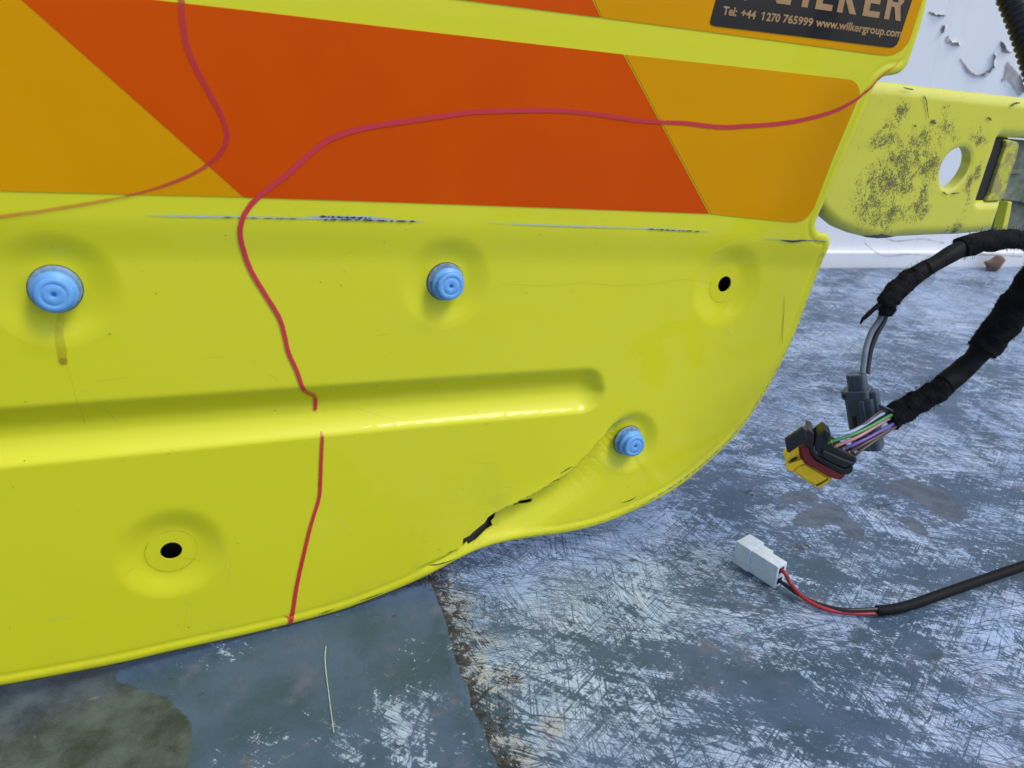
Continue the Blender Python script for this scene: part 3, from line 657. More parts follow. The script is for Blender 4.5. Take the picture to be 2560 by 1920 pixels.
broken(mk([(1745, 519), (1782, 521)], 8), .0005, M['dark_scuff'], 1, 20, fd=1)
rim = [(1779, 545), (1773, 575), (1752, 630), (1713, 722), (1666, 807), (1608, 890), (1560, 942), (1500, 992), (1440, 1034), (1385, 1067)]
broken(mk(rim, 60), .0010, M['grey_scuff'], 1, 21, fd=.55)
broken(mk([(p[0]+1, p[1]) for p in rim], 70), .0008, M['dark_scuff'], 6, 22, fd=.45, lift=.00075)
broken(mk([(1385, 1070), (1290, 1112), (1216, 1136), (1152, 1150), (1100, 1161)], 30), .0004, M['dark_scuff'], 5, 23, fd=.5)
ribbon('scratch', [(1696, 640), (1694, 680), (1690, 715), (1688, 745)], [.0002, .0006, .0005, .0001], M['dark_scuff'], .7, .0006, 8, .00004, 24)
ribbon('scratch', [(1375, 895), (1350, 905), (1325, 925), (1300, 950)], [.0002, .0010, .0008, .0003], M['grey_scuff'], .55, .0006, 8, .00004, 25)
for i, (a, b, c_) in enumerate([((780, 1301), (805, 1293), (830, 1284)), ((765, 1317), (785, 1309), (800, 1304)), ((520, 1391), (545, 1384), (570, 1376)), ((930, 1226), (950, 1221), (985, 1208)), ((1205, 1020), (1220, 1010), (1232, 1003)), ((1330, 1075), (1350, 1068), (1362, 1060)), ((690, 1331), (705, 1326), (722, 1319)), ((1010, 655), (1040, 700), (1060, 730)), ((1225, 1020), (1237, 1008), (1250, 995))][:7]):
    ribbon('scratch', [a, b, c_], [.0002, .0009, .0002], M['dark_scuff'], .8, .0006, 6, .00005, 40+i, raggedness=.8)
# faint wandering hairline to the right of the middle plug
ribbon('scratch', [(1085, 615), (1180, 619), (1260, 613), (1330, 618), (1400, 616), (1480, 606), (1540, 614)], .00022, M['dark_scuff'], .28, .0005, 10, .00003, 33)
ribbon('scratch', [(390, 1149), (500, 1146), (560, 1144)][::-1], .0004, M['dark_scuff'], .0, .0005)
ribbon('scratch', [(340, 1160-12+12), (341, 1160)], .0001, M['dark_scuff'], 0)
broken(mk([(345, 970+180-0), (430, 1140), (520, 1132)], 20), .00001, M['dark_scuff'], 6, 50, fd=0)
r_ = np.random.default_rng(77)      # faint hairlines from handling
for k in range(30):
    x0, y0 = r_.uniform(60, 1600), r_.uniform(500, 1380)
    if y0 > 1400-.2*x0 or (x0 > 1300 and y0 > 900): continue
    a_ = r_.choice([.1, -.1, 1.3, .6])+r_.normal(0, .25); ln = r_.uniform(15, 95); c_ = r_.normal(0, 4)
    ribbon('hairline', [(x0, y0), (x0+math.cos(a_)*ln*.5+c_, y0+math.sin(a_)*ln*.5), (x0+math.cos(a_)*ln, y0+math.sin(a_)*ln)], [.00015, .00030, .0001], M['dark_scuff'] if k % 2 else M['grey_scuff'], r_.uniform(.16, .34), .0005, 5, 0, k)
# washer ring marks round the open holes
def ringmark(c, r, a0, a1, seed, fd):
    a = np.linspace(a0, a1, 26); P = np.column_stack([c[0]+r*np.cos(a), c[1]+r*np.sin(a)]); N = np.column_stack([np.cos(a), np.sin(a)]); V = []; m = len(a); Fq = []; fa = []
    for o_ in (-.0002, .0002): Q = P+N*o_; V.append(worldn(Q[:, 0], Q[:, 1], height(Q[:, 0], Q[:, 1], False)+.0005)); fa.append(np.full(m, fd)*(.4+.6*np.random.default_rng(seed).random(m)))
    for i in range(m-1): Fq.append((i, i+1, m+i+1, m+i))
    o = obj('washer_mark', np.vstack(V), Fq, M['dark_scuff'], panel); attr(o, 'fade', np.concatenate(fa))
ringmark(H_low, .0158, 2.4, 5.4, 3, .55); ringmark(H_low, .0158, -.9, 1.9, 4, .3); ringmark(H_right, .0150, 2.9, 4.6, 5, .5)
# brown run below the left plug
ribbon('brown_run', [(133, 672), (129, 700), (127, 725), (131, 755), (135, 784)], [.0024, .0040, .0046, .0050, .0046], M['stain'], [.18, .18, .2, .26, .32], .0006, 8)
ribbon('brown_run', [(136, 776), (136, 783), (137, 791)], [.0025, .0042, .003], M['stain'], .62, .0007, 8)
ribbon('brown_run', [(145, 795), (160, 850), (175, 910), (180, 935)], [.0004, .0005, .0006, .0010], M['dark_scuff'], .16, .0006, 8)
# dust specks scattered on the paint
V = []; Fq = []; c = 0
cand = [(x, y) for x, y in np.column_stack([rng.uniform(0, 1780, 420), rng.uniform(460, 1480, 420)])]
clus = [(1340+rng.normal(0, 9), 1015+rng.normal(0, 14)) for _ in range(26)]+[(1420+rng.normal(0, 60), 1050+rng.normal(0, 10)) for _ in range(20)]+[(1010+rng.normal(0, 40), 1195+rng.normal(0, 12)) for _ in range(50)]
allp = cand[:150]+clus+[(1150+i*9+rng.normal(0, 3), 1150-i*3.2+rng.normal(0, 3)) for i in range(26)]
allp = np.array([st(*p) for p in allp]); okm = inside(allp[:, 0], allp[:, 1], OUT)
for t_ in tears: okm &= ~inside(allp[:, 0], allp[:, 1], t_)
for c_, r__, _ in PLUGS: okm &= np.hypot(allp[:, 0]-c_[0], allp[:, 1]-c_[1]) > r__*1.15
allp = allp[okm]; hs = height(allp[:, 0], allp[:, 1])
for (s, t), h in zip(allp, hs):
    r0 = .0001+.00028*rng.random()**2; b = len(V)
    for k in range(6): a = k*math.pi/3; rr = r0*(.6+.8*rng.random()); V.append(world(s+rr*math.cos(a), t+rr*math.sin(a), h+.0003))
    V.append(world(s, t, h+.0006)); Fq += [(b+k, b+(k+1) % 6, b+6) for k in range(6)]
obj('dust_specks', V, Fq, M['dirt'], panel, kind='stuff')

# blue plugs
RM = Matrix((tuple(PU), tuple(PV), tuple(PN))).transposed()
def plug(c, r, first=None):
    h = float(height(np.array([c[0]]), np.array([c[1]]), False)[0]); loc = world(c[0], c[1], h)
    if first is None:
        V, Fq = lathe([(r*.80, -.003), (r*.97, -.0004), (r*1.03, .0003), (r*1.03, .0010), (r*.99, .0014), (r*.80, .0016)], 56)
        fl = obj('plug', [RM@Vector(v)+loc for v in V], Fq, M['blueworn'], panel)
        V, Fq = lathe([(r*.72, .001), (r*.72, .0046), (r*.86, .0050), (r*.90, .0056), (r*.90, .0070), (r*.87, .0077), (r*.62, .0078), (r*.62, .0092), (r*.70, .0094), (r*.74, .0099), (r*.74, .0117), (r*.71, .0123), (r*.50, .0124), (r*.49, .01228), (r*.45, .01228), (r*.44, .0124), (r*.14, .0124), (r*.105, .0121), (r*.09, .0098), (r*.02, .0097)], 56)
        cp = obj('plug_cap', [RM@Vector(v)+loc for v in V], Fq, M['blue'], fl)
        V, Fq = lathe([(r*.088, .0088), (r*.088, .0076), (r*.01, .0076)], 16); V = [(v[0]*1.15, v[1]*1.15, v[2]+.0023) for v in V]
        obj('plug_pin_hole', [RM@Vector(v)+loc for v in V], [Fq[-1]], M['black_hole'], fl, False)
        return fl
for c, r, _ in PLUGS: plug(c, r)
# black ring round each plug: shade of the hole gap, drawn as colour
for c, r, _ in PLUGS:
    h = float(height(np.array([c[0]]), np.array([c[1]]), False)[0]); loc = world(c[0], c[1], h)
    V, Fq = lathe([(r*1.0, .0001), (r*1.05, .0001), (r*1.06, .0004), (r*1.04, .0006), (r*.98, .0006)], 56)
    obj('plug_gap_ring', [RM@Vector(v)+loc for v in V], Fq[:-1], M['sleeve'], panel)

# ------------------------------------------------------------------ hinge bracket behind the panel
BO = PO-PN*.030
z7 = lambda X, Y: (1754+X*.2292, 155.5+Y*.2292)
def bst(x, y): q = on_plane(x, y, BO, PN)-BO; return (q.dot(PU), q.dot(PV))
bo = [z7(*p) for p in [(430, 95), (600, 92), (700, 95), (850, 108), (1000, 130), (1500, 187), (1998, 243), (2500, 300), (2500, 680), (1998, 627), (1785, 618), (1770, 632), (1740, 730), (1660, 960), (1578, 1195), (1576, 1218), (1600, 1219), (1810, 1218), (1722, 1490), (1640, 1512), (1400, 1534), (1100, 1543), (850, 1556), (740, 1574), (650, 1579), (560, 1570), (400, 1530), (250, 1468), (150, 1385), (90, 1310), (0, 1200)]]
BP = resample(np.array([bst(*p) for p in bo]), .003)
hole = spline(np.array([bst(*z7(*p)) for p in [(1410, 706), (1475, 718), (1506, 790), (1495, 880), (1440, 990), (1350, 1085), (1262, 1108), (1215, 1050), (1207, 960), (1240, 850), (1310, 755)]]), 5, True)
gx, gy, _ = grid(BP[:, 0].min(), BP[:, 0].max(), BP[:, 1].min(), BP[:, 1].max(), .0028)
vo, fo = cdt_mesh(BP, [hole], np.stack([gx, gy], 1), .001)
eo = seg_dist(vo[:, 0], vo[:, 1], BP); eh = seg_dist(vo[:, 0], vo[:, 1], hole); n = len(vo)
Db = -.0045*np.clip(1-eo/.009, 0, 1)**2-.0012*np.clip(1-eh/.004, 0, 1)**2+.0004*noise2(vo[:, 0], vo[:, 1], 60, 31)
def wb(S, T, D): return np.array(BO)+np.outer(S, PU)+np.outer(T, PV)+np.outer(D, PN)
br = root('hinge_bracket', 'thick dirt-speckled yellow-green hinge bracket with an oval hole, right of the panel', 'bracket', BO+PU*bst(2000, 500)[0]+PV*bst(2000, 500)[1])
V = np.vstack([wb(vo[:, 0], vo[:, 1], Db), wb(vo[:, 0], vo[:, 1], np.full(n, -.0105))])
o = obj('bracket_plate', V, [tuple(f) for f in fo]+[tuple(f[::-1]+n) for f in fo]+[(a, a+n, b+n, b) for a, b in boundary_edges(fo)], M['bracket'], br)
em = o.modifiers.new('es', 'EDGE_SPLIT'); em.split_angle = math.radians(50)
def blob(cx, cy, rx, ry, rot=0):
    q = bst(*z7(cx, cy)); k_ = abs(bst(*z7(cx+100, cy))[0]-q[0])/100; k2 = abs(bst(*z7(cx, cy+100))[1]-q[1])/100
    dx = (vo[:, 0]-q[0])/k_; dy = -(vo[:, 1]-q[1])/k2; c_, s_ = math.cos(rot), math.sin(rot)
    return np.clip(1.3-np.hypot((dx*c_+dy*s_)/rx, (-dx*s_+dy*c_)/ry), 0, 1)
dz = np.zeros(n)
for b_ in [(840, 350, 90, 110, 0), (740, 500, 130, 90, -.9), (690, 650, 180, 110, 0), (1060, 620, 150, 150, 0), (1250, 520, 90, 130, 0), (1340, 610, 60, 60, 0), (900, 800, 330, 230, -.5), (640, 1000, 200, 250, .5), (800, 1050, 300, 260, 0), (560, 1250, 240, 220, 0), (750, 1350, 300, 170, 0), (1050, 1150, 60, 150, 0), (1020, 1300, 110, 160, 0), (1560, 640, 100, 80, 0), (1530, 980, 60, 160, .4), (1470, 1200, 30, 200, 0), (1360, 1470, 110, 90, -.5), (1250, 350, 50, 60, 0), (1590, 540, 30, 60, 0), (1100, 900, 180, 200, 0)]:
    dz = np.maximum(dz, blob(*b_))
attr(o, 'dirt', np.concatenate([dz, dz*0]))
gb = np.maximum(blob(620, 1570, 230, 45, .08), blob(110, 1330, 70, 90, .6)*.6); gb = np.maximum(gb, blob(1350, 1520, 60, 30)*.8); attr(o, 'grime', np.concatenate([gb, gb]))
# dark chips in the paint
def bchip(P, wv, mat):
    Q = spline(np.array([bst(*z7(*p)) for p in P]), 6); T = np.gradient(Q, axis=0); T /= np.linalg.norm(T, axis=1)[:, None]; N = np.column_stack([-T[:, 1], T[:, 0]])
    m = len(Q); ww = wv*np.sin(np.linspace(.3, 2.9, m))*(.5+rng.random(m)*.8); A = Q+N*ww[:, None]; B = Q-N*ww[:, None]
    o = obj('paint_chip', np.vstack([wb(A[:, 0], A[:, 1], np.full(m, .0012)), wb(B[:, 0], B[:, 1], np.full(m, .0012))]), [(i, i+1, m+i+1, m+i) for i in range(m-1)], mat, br, False); attr(o, 'fade', np.full(2*m, .85))
for P, wv in [([(1035, 222), (1065, 260), (1075, 340), (1088, 435)], .0008), ([(1112, 462), (1140, 470), (1155, 490)], .0018), ([(1860, 325), (1900, 295), (1950, 292)], .0012), ([(850, 145), (900, 158), (945, 165)], .0008), ([(1640, 430), (1665, 440), (1680, 455)], .0012), ([(950, 500), (965, 508), (975, 515)], .0008), ([(1220, 1125), (1270, 1160)], .0008), ([(1300, 1145), (1380, 1138)], .0007)]:
    bchip(P, wv, M['dark_scuff'])
def bprism(name, P, d0, d1, mat, bv=0, parent=br):
    Q = np.array([bst(*z7(*p)) for p in P]); V, Fq = prism(Q, BO, PU, PV, PN, d0, d1)
    o = obj(name, V, Fq, mat, parent, False)
    if bv: bev(o, bv)
    return o
bprism('rubber_pad', [(1780, 612), (1900, 618), (1850, 860), (1760, 1050), (1690, 1225), (1560, 1225), (1660, 950)], -.0100, -.0050, M['black_hole'], .0008)
bprism('hinge_leaf', [(1840, 645), (1870, 640), (1960, 665), (1972, 700), (1930, 850), (1860, 1060), (1815, 1200), (1790, 1218), (1650, 1222), (1690, 1165), (1770, 920), (1850, 690)], -.0095, -.0015, M['worn'], .0012)
bprism('steel_plate', [(1930, 640), (2500, 690), (2500, 1400), (2060, 1245), (1930, 1228), (1812, 1212), (1860, 1060), (1940, 820)], -.0160, -.0105, M['galv'], .001)
bprism('steel_post', [(1935, 1222), (2300, 1270), (2300, 1800), (1900, 1560), (1845, 1500), (1880, 1380)], -.0260, -.0165, M['galv'], .001)
bprism('rear_flange', [(1905, 1232), (1945, 1234), (1925, 1360), (1890, 1510), (1845, 1500), (1875, 1370)], -.0160, -.0060, M['bracket'], .001)
for c_ in [(1965, 790), (1870, 1105)]:
    bprism('bolt_notch', [(c_[0]-10, c_[1]-25), (c_[0]+22, c_[1]-10), (c_[0]+38, c_[1]+10), (c_[0]+10, c_[1]+28), (c_[0]-18, c_[1]+22)], -.0104, -.0090, M['black_hole'], 0)
bprism('steel_tab', [(1935, 940), (2005, 935), (2050, 950), (2050, 975), (1950, 975)], -.0104, -.0080, M['galv'], .0006)

# ------------------------------------------------------------------ wiring harness
z6 = lambda X, Y: (1469+X*.336, 484+Y*.336)
hz = .56
def P3(L): return [at(*z6(x, y), z) for x, y, z in L]
def mpx(px, z): return px*K*z/FPX*.5        # radius in metres from a width in displayed px
har = root('wiring_harness', 'black fleece-wrapped wiring loop ending in a grey connector and a yellow and black connector', 'wiring harness', at(2100, 760, .56))
def fuzz(path, rad, n, seed, parent):
    r_ = np.random.default_rng(seed); path = np.asarray(path); V = []; Fq = []
    T = np.gradient(path, axis=0)
    for _ in range(n):
        i = r_.integers(0, len(path)); t = T[i]/np.linalg.norm(T[i]); d = r_.normal(0, 1, 3); d -= t*d.dot(t); d /= np.linalg.norm(d)
        a = path[i]+t*r_.normal(0, .002)+d*rad[i]*.95; ln = .0005+.0034*r_.random()**2.2; dd = d+t*r_.normal(0, .9)+r_.normal(0, .4, 3); dd /= np.linalg.norm(dd); c = a+dd*ln; e = c+(dd+r_.normal(0, .7, 3))*ln*.5
        w_ = np.cross(dd, [0.3, .5, .8]); w_ = w_/np.linalg.norm(w_)*.00011; b = len(V); V += [a-w_, a+w_, c+w_, c-w_, e]; Fq += [(b, b+1, b+2, b+3), (b+3, b+2, b+4)]
    return obj('tape_fuzz', V, Fq, M['fleece'], parent, False, kind='stuff')
def wrap(name, L, widths, mat, rough, seed, nf=0, n=14, flat=1.0):
    P = P3(L); C = spline(P, n); zz = np.interp(np.linspace(0, len(L)-1, len(C)), range(len(L)), [l[2] for l in L]); wv = np.interp(np.linspace(0, len(L)-1, len(C)), range(len(L)), widths)
    rad = np.array([mpx(w_, z_) for w_, z_ in zip(wv, zz)]); r_ = np.random.default_rng(seed)
    if rough: rad = rad*(1+.035*np.interp(np.arange(len(C)), np.arange(0, len(C)+11, 11), r_.normal(0, 1, len(np.arange(0, len(C)+11, 11)))))
    V, Fq = tube(C, rad, 20, rough, True, seed, flat); o = obj(name, V, Fq, mat, har)
    if nf: fuzz(C, rad, nf, seed, o)
    return o
wrap('tape_wrap', [(2420, 130, .60), (2300, 108, .59), (2212, 100, .585), (2120, 98, .58), (2000, 108, .575), (1900, 125, .57), (1800, 155, .567)], [40, 41, 40, 41, 46, 46, 44], M['fleece'], .0012, 1, 1100)
wrap('sleeve', [(1850, 138, .568), (1780, 172, .566), (1680, 230, .563), (1560, 300, .56), (1500, 335, .558)], [36, 38, 37, 36, 36], M['sleeve'], .0002, 2)
wrap('tape_wrap', [(1590, 282, .560), (1530, 318, .560), (1450, 375, .556), (1390, 430, .553), (1340, 490, .55), (1330, 545, .55), (1325, 590, .55)], [34, 40, 43, 44, 42, 36, 27], M['fleece'], .0012, 3, 1100)
wrap('tape_tail', [(1300, 500, .549), (1262, 535, .548), (1215, 575, .547), (1178, 610, .547), (1160, 642, .546)], [12, 14, 12, 9, 3], M['fleece'], .0005, 4, 50, 8, .4)
wrap('tape_wrap', [(2420, 120, .50), (2330, 260, .51), (2250, 400, .52), (2165, 520, .53), (2080, 640, .535), (2000, 740, .54), (1940, 815, .542)], [64, 66, 68, 69, 68, 66, 62], M['fleece'], .0014, 5, 1800)
wrap('sleeve', [(2010, 730, .54), (1930, 820, .545), (1860, 895, .547), (1780, 965, .55), (1700, 1030, .55)], [46, 46, 46, 46, 44], M['sleeve'], .0003, 6)
wrap('tape_wrap', [(1725, 1010, .551), (1660, 1068, .552), (1580, 1118, .553), (1500, 1160, .554), (1420, 1210, .555), (1345, 1252, .555)], [46, 50, 51, 52, 54, 50], M['fleece'], .0013, 7, 1500)
def wire(name, pts, wpx, mat, parent=har, n=12):
    C = spline([at(x, y, z) for x, y, z in pts], n); zz = pts[0][2]; V, Fq = tube(C, mpx(wpx, zz), 10); return obj(name, V, Fq, mat, parent)
q6 = lambda x, y, z: (*z6(x, y), z)
wire('wire', [q6(1300, 560, .555), q6(1285, 610, .556), q6(1232, 690, .556), q6(1200, 780, .556), q6(1185, 860, .556), q6(1172, 960, .557)], 12.5, M['gwire'])
wire('wire', [q6(1325, 560, .562), q6(1312, 620, .563), q6(1262, 710, .563), q6(1228, 800, .563), q6(1212, 880, .563), q6(1203, 960, .562)], 12, M['wire_black'])

# grey connector (hangs upright, local frame: GX right, GY up its axis, GZ toward viewer)
gc = at(*z6(1180, 1250), .567)
GY_ = (at(*z6(1150, 1040), .560)-at(*z6(1210, 1440), .572)).normalized(); GZ_ = (C0-gc); GZ_ = (GZ_-GY_*GZ_.dot(GY_)).normalized(); GX_ = GY_.cross(GZ_).normalized()
GX_ = (GX_*.94+GZ_*.34).normalized(); GZ_ = GX_.cross(GY_).normalized()
u1 = K*.567/FPX*.336       # metres per zoom px
def rrect(x0, x1, y0, y1, r, n=5):
    out = []
    for cx, cy, a0 in [(x1-r, y1-r, 0), (x0+r, y1-r, 90), (x0+r, y0+r, 180), (x1-r, y0+r, 270)]:
        for k in range(n+1): a = math.radians(a0+90*k/n); out.append((cx+r*math.cos(a), cy+r*math.sin(a)))
    return out
gcn = obj('grey_connector', *prism(rrect(-88*u1, 92*u1, -58*u1, 58*u1, 28*u1), gc, GX_, GZ_, GY_, -205*u1, 150*u1), M['gplastic'], har, False); bev(gcn, .0006, 2, 50)
bev(obj('connector_collar', *prism(rrect(-102*u1, 72*u1, -62*u1, 66*u1, 30*u1), gc, GX_, GZ_, GY_, 150*u1, 206*u1), M['gplastic'], gcn, False), .0007)
bev(obj('connector_cap', *prism(rrect(-60*u1, 52*u1, -40*u1, 44*u1, 22*u1), gc, GX_, GZ_, GY_, 190*u1, 308*u1), M['gplastic'], gcn, False), .0006)
for x_ in (-28, 24): obj('cap_rib', *boxv(gc, GX_, GZ_, GY_, (x_-4)*u1, (x_+4)*u1, 40*u1, 49*u1, 206*u1, 306*u1), M['gplastic'], gcn, False)
obj('collar_slot', *boxv(gc, GX_, GZ_, GY_, -86*u1, -66*u1, 60*u1, 67.5*u1, 170*u1, 190*u1), M['black_hole'], gcn, False)
bev(obj('latch_rail', *boxv(gc, GX_, GZ_, GY_, 8*u1, 38*u1, 55*u1, 74*u1, -200*u1, 149*u1), M['gplastic'], gcn, False), .0006)
obj('latch_slot', *boxv(gc, GX_, GZ_, GY_, -46*u1, -22*u1, 56*u1, 59.5*u1, -160*u1, 40*u1), M['black_hole'], gcn, False)
bev(obj('side_lug', *boxv(gc, GX_, GZ_, GY_, 70*u1, 112*u1, -30*u1, 40*u1, 60*u1, 196*u1), M['gplastic'], gcn, False), .0012)
V, Fq = prism([(105*u1, 110*u1), (190*u1, 60*u1), (190*u1, 20*u1), (105*u1, -10*u1)], gc, GX_, GY_, GZ_, 5*u1, 22*u1); obj('side_fin', V, Fq, M['gplastic'], gcn, False)

# black and yellow multi-way connector
z5 = lambda X, Y: (1667.7+X*.17705, 777.7+Y*.17705)
cz_ = .545; u2 = K*cz_/FPX*.17705
RX = Vector((1, 0, 0)); RD = CD; RF = CF
BX = (RX*.82+RD*.57+RF*.0).normalized()                     # along the long side, right and down
BY = (RX*-.46+RD*.72+RF*.42); BY = (BY-BX*BY.dot(BX)).normalized()  # from the wires to the mating face
BZ = BX.cross(BY).normalized()
if BZ.dot(C0-at(1760, 990, cz_)) < 0: BZ = -BZ
bc = at(*z5(640, 1160), cz_)
def b5(name, P, off, th, mat, parent, bv=.0007):
    o0 = bc+BZ*off; Q = [on_plane(*z5(*p), o0, BZ)-bc for p in P]; Q = [(q.dot(BX), q.dot(BY)) for q in Q]
    V, Fq = prism(Q, bc, BX, BY, BZ, off-th, off); o = obj(name, V, Fq, mat, parent, False)
    if bv: bev(o, bv)
    return o
mc = b5('multiway_connector', [(532, 935), (640, 850), (688, 885), (700, 960), (740, 1025), (860, 1100), (960, 1150), (1015, 1172), (1034, 1205), (1032, 1250), (1000, 1288), (930, 1310), (880, 1312), (700, 1235), (590, 1160), (530, 1110), (515, 1040)], .006, .016, M['bplastic'], har, .0012)
b5('connector_flange', [(440, 855), (500, 868), (528, 910), (515, 1000), (508, 1110), (560, 1175), (700, 1245), (870, 1330), (930, 1322), (985, 1285), (996, 1325), (975, 1375), (925, 1408), (860, 1398), (700, 1318), (545, 1222), (480, 1150), (445, 1060), (425, 950)], .004, .018, M['bplastic'], mc, .0009)
b5('connector_shroud', [(620, 1100), (870, 1215), (985, 1255), (1020, 1255), (1000, 1292), (880, 1316), (700, 1240), (600, 1170)], .0085, .006, M['bplastic'], mc, .0009)
b5('seal_core', [(335, 1050), (445, 1065), (480, 1155), (545, 1228), (700, 1322), (860, 1405), (820, 1455), (770, 1458), (600, 1375), (420, 1280), (350, 1200)], .001, .013, M['seal'], mc, .0008)
for k in range(3):
    sh_ = k*30
    P_ = [(425-sh_, 1062-sh_*.1), (440-sh_, 1120-sh_*.1), (462-sh_, 1175+sh_*.1), (520-sh_*.75, 1238+sh_*.5), (690-sh_*.6, 1328+sh_*.75), (845-sh_*.55, 1405+sh_*.55), (868-sh_*.5, 1400+sh_*.5), (880-sh_*.4, 1380+sh_*.4)]
    o0 = bc+BZ*.0022; C_ = spline([on_plane(*z5(*p), o0, BZ) for p in P_], 8); V, Fq = tube(C_, .00125, 10); obj('seal_rib', V, Fq, M['seal'], mc)
b5('yellow_lock', [(200, 1128), (330, 1078), (345, 1190), (360, 1228), (420, 1272), (600, 1370), (745, 1462), (700, 1490), (640, 1530), (575, 1572), (545, 1560), (400, 1468), (260, 1368), (215, 1300), (185, 1255), (175, 1190)], -.0005, .013, M['yplastic'], mc, .0008)
b5('lock_panel', [(268, 1360), (330, 1300), (400, 1282), (690, 1450), (535, 1530)], .0012, .003, M['yplastic'], mc, .0006)
b5('lock_clip', [(143, 1168), (175, 1128), (215, 1136), (330, 1082), (338, 1150), (230, 1215), (178, 1245)], .0016, .008, M['yplastic'], mc, .0008)
b5('lock_clip', [(165, 1288), (230, 1262), (360, 1215), (400, 1262), (300, 1320), (245, 1368), (205, 1360), (180, 1325)], .0022, .008, M['yplastic'], mc, .0009)
b5('lock_slot', [(205, 1250), (250, 1208), (312, 1184), (316, 1198), (262, 1238)], .0023, .0012, M['black_hole'], mc, 0)
b5('lock_groove', [(538, 1532), (680, 1452), (686, 1460), (546, 1542)], .0016, .0012, M['black_hole'], mc, 0)
b5('latch_plate', [(155, 972), (375, 824), (428, 868), (418, 900), (440, 950), (395, 1012), (212, 1135), (184, 1126)], .0095, .0035, M['bplastic'], mc, .0006)
b5('latch_arm', [(400, 850), (460, 856), (512, 900), (512, 1000), (480, 1060), (430, 1060), (380, 1010)], .0055, .008, M['bplastic'], mc, .0008)
b5('rear_lip', [(640, 850), (705, 882), (722, 905), (700, 960), (680, 1010), (655, 960)], .0085, .012, M['bplastic'], mc, .0006)
# terminals and wires
tp = [(700, 905), (715, 1000), (780, 1050), (865, 1090), (935, 1130), (1000, 1175)]
ends = [(1290, 690), (1400, 700), (1370, 745), (1430, 805), (1455, 845), (1480, 830)]
mids = [(960, 880), (1060, 880), (1060, 930), (1130, 970), (1150, 1010), (1120, 1080)]
mats = ['wire_blue', 'wire_green', 'wire_pink', 'wire_purple', 'wire_brown', 'wire_brown']
for i, (a, m_, b, mt) in enumerate(zip(tp, mids, ends, mats)):
    zt = .533+.001*i
    wire('wire', [(*z5(a[0]-10, a[1]+10), zt+.006), (*z5(*a), zt), (*z5(*m_), zt), (*z5(*b), zt+.010), (*z5(b[0]+80, b[1]-40), zt+.020)], 7.2 if i < 4 else 6.2, M[mt])
    C = at(*z5(a[0], a[1]), zt+.001); D_ = (at(*z5(*m_), zt)-C).normalized(); a_ = D_.cross(Vector((0, 0, 1))).normalized(); b_ = D_.cross(a_)
    ring = [C+(a_*math.cos(t)+b_*math.sin(t))*.0021 for t in np.linspace(0, 6.2832, 18)]
    V, Fq = tube(np.array([tuple(v) for v in ring]), .00035, 6, caps=False); obj('terminal_ring', V, Fq, M['gold'], mc)
wire('wire', [(*z5(1020, 840), .536), (*z5(1150, 760), .537), (*z5(1250, 680), .54), (*z5(1340, 620), .55)], 6, M['wire_brown'])
wire('wire', [(*z5(1010, 900), .540), (*z5(1180, 850), .540), (*z5(1330, 760), .545), (*z5(1440, 700), .555)], 6, M['wire_pink'])
wire('wire', [(*z5(900, 1080), .540), (*z5(1100, 985), .541), (*z5(1300, 880), .545), (*z5(1450, 780), .555)], 5.5, M['wire_brown'])
wire('wire', [(*z5(640, 870), .536), (*z5(780, 890), .541), (*z5(980, 860), .542), (*z5(1150, 770), .545), (*z5(1330, 660), .555)], 6, M['gwire'])

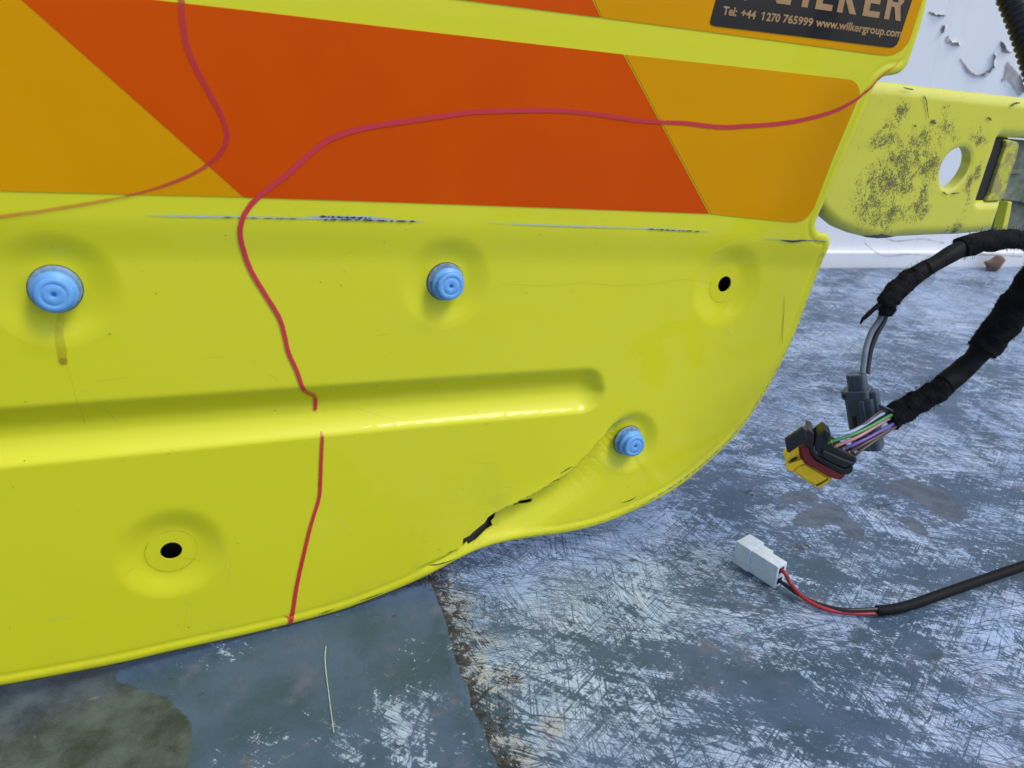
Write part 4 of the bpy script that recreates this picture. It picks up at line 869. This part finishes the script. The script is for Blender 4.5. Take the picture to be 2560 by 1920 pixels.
# ------------------------------------------------------------------ white two-pin connector with cable
z18 = lambda X, Y: (1555.3+X*.1953, 1123.3+Y*.1953)
B0 = on_deck(*z18(150, 470)); B1 = on_deck(*z18(598, 768)); cx = (B1-B0).normalized(); L = (B1-B0).length; cy = Vector((-cx.y, cx.x, 0)); cy = cy if cy.y > 0 else -cy; cup = Vector((0, 0, 1))
print('white connector length', L, cx)
wc = root('cable_with_connector', 'white two-pin connector on red and black wires from a black cable, lying on the deck', 'cable', B1)
hgt, wd = .0215, .0115
hs_ = obj('connector_housing', *boxv(B0, cx, cy, cup, L*.36, L, 0, wd, .0006, hgt), M['wplastic'], wc, False); bev(hs_, .0006, 2)
bev(obj('connector_head', *boxv(B0, cx, cy, cup, 0, L*.365, -.0012, wd+.0045, .0003, hgt+.0008), M['wplastic'], hs_, False), .0007, 2)
bev(obj('latch_ridge', *boxv(B0, cx, cy, cup, L*.36, L*.62, wd-.001, wd+.0032, .006, hgt-.0006), M['wplastic'], hs_, False), .0005)
for z_ in (.0165, .0065):
    bev(obj('socket', *boxv(B0, cx, cy, cup, L-.0008, L+.0004, .0022, .0078, z_-.0024, z_+.0026), M['black_hole'], hs_, False), .0002)
def dw(L_): return [on_deck(x, y, h) for x, y, h in L_]
w0 = B0+cx*L+cy*.0048
def cable(name, pts, r, mat, n=12, nseg=12): V, Fq = tube(spline(pts, n), r, nseg); return obj(name, V, Fq, mat, wc)
cable('red_wire', [w0-cx*.002+cup*.0165, w0+cx*.004+cup*.0160]+dw([(1709, 1262, .009), (1739, 1294, .006), (1788, 1317, .004), (1844, 1325, .003), (1900, 1325, .003), (1925, 1322, .004)]), .00165, M['wire_red'])
cable('black_wire', [w0-cx*.002+cup*.0065, w0+cx*.004+cup*.0062]+dw([(1724, 1283, .004), (1769, 1305, .004), (1825, 1317, .006), (1893, 1316, .0065), (1925, 1314, .006)]), .00155, M['wire_black'])
cable('cable_sheath', dw([(1893, 1318, .0048), (1915, 1318, .0050), (1960, 1309, .006), (2030, 1285, .008), (2110, 1257, .010), (2212, 1222, .013), (2320, 1185, .016)]), [.0036]+[.0039]*72, M['sleeve'], 12, 16)

# ------------------------------------------------------------------ corrugated conduit, top right
C = spline([at(2150, -120, .50), at(2172, -40, .50), at(2196, 20, .50), at(2218, 80, .50), at(2240, 150, .50), at(2290, 300, .50)], 40)
L_ = np.concatenate([[0], np.cumsum(np.linalg.norm(np.diff(C, axis=0), axis=1))]); t = np.linspace(0, L_[-1], 260); C = np.column_stack([np.interp(t, L_, C[:, k]) for k in range(3)])
rad = .0075+.0016*np.abs(np.sin(t/.0042*math.pi))**.7
V, Fq = tube(C, rad, 24); o = obj('corrugated_conduit', V, Fq, M['bplastic']); tag(o, 'black corrugated conduit hanging in front of the white wall, top right corner', 'conduit')
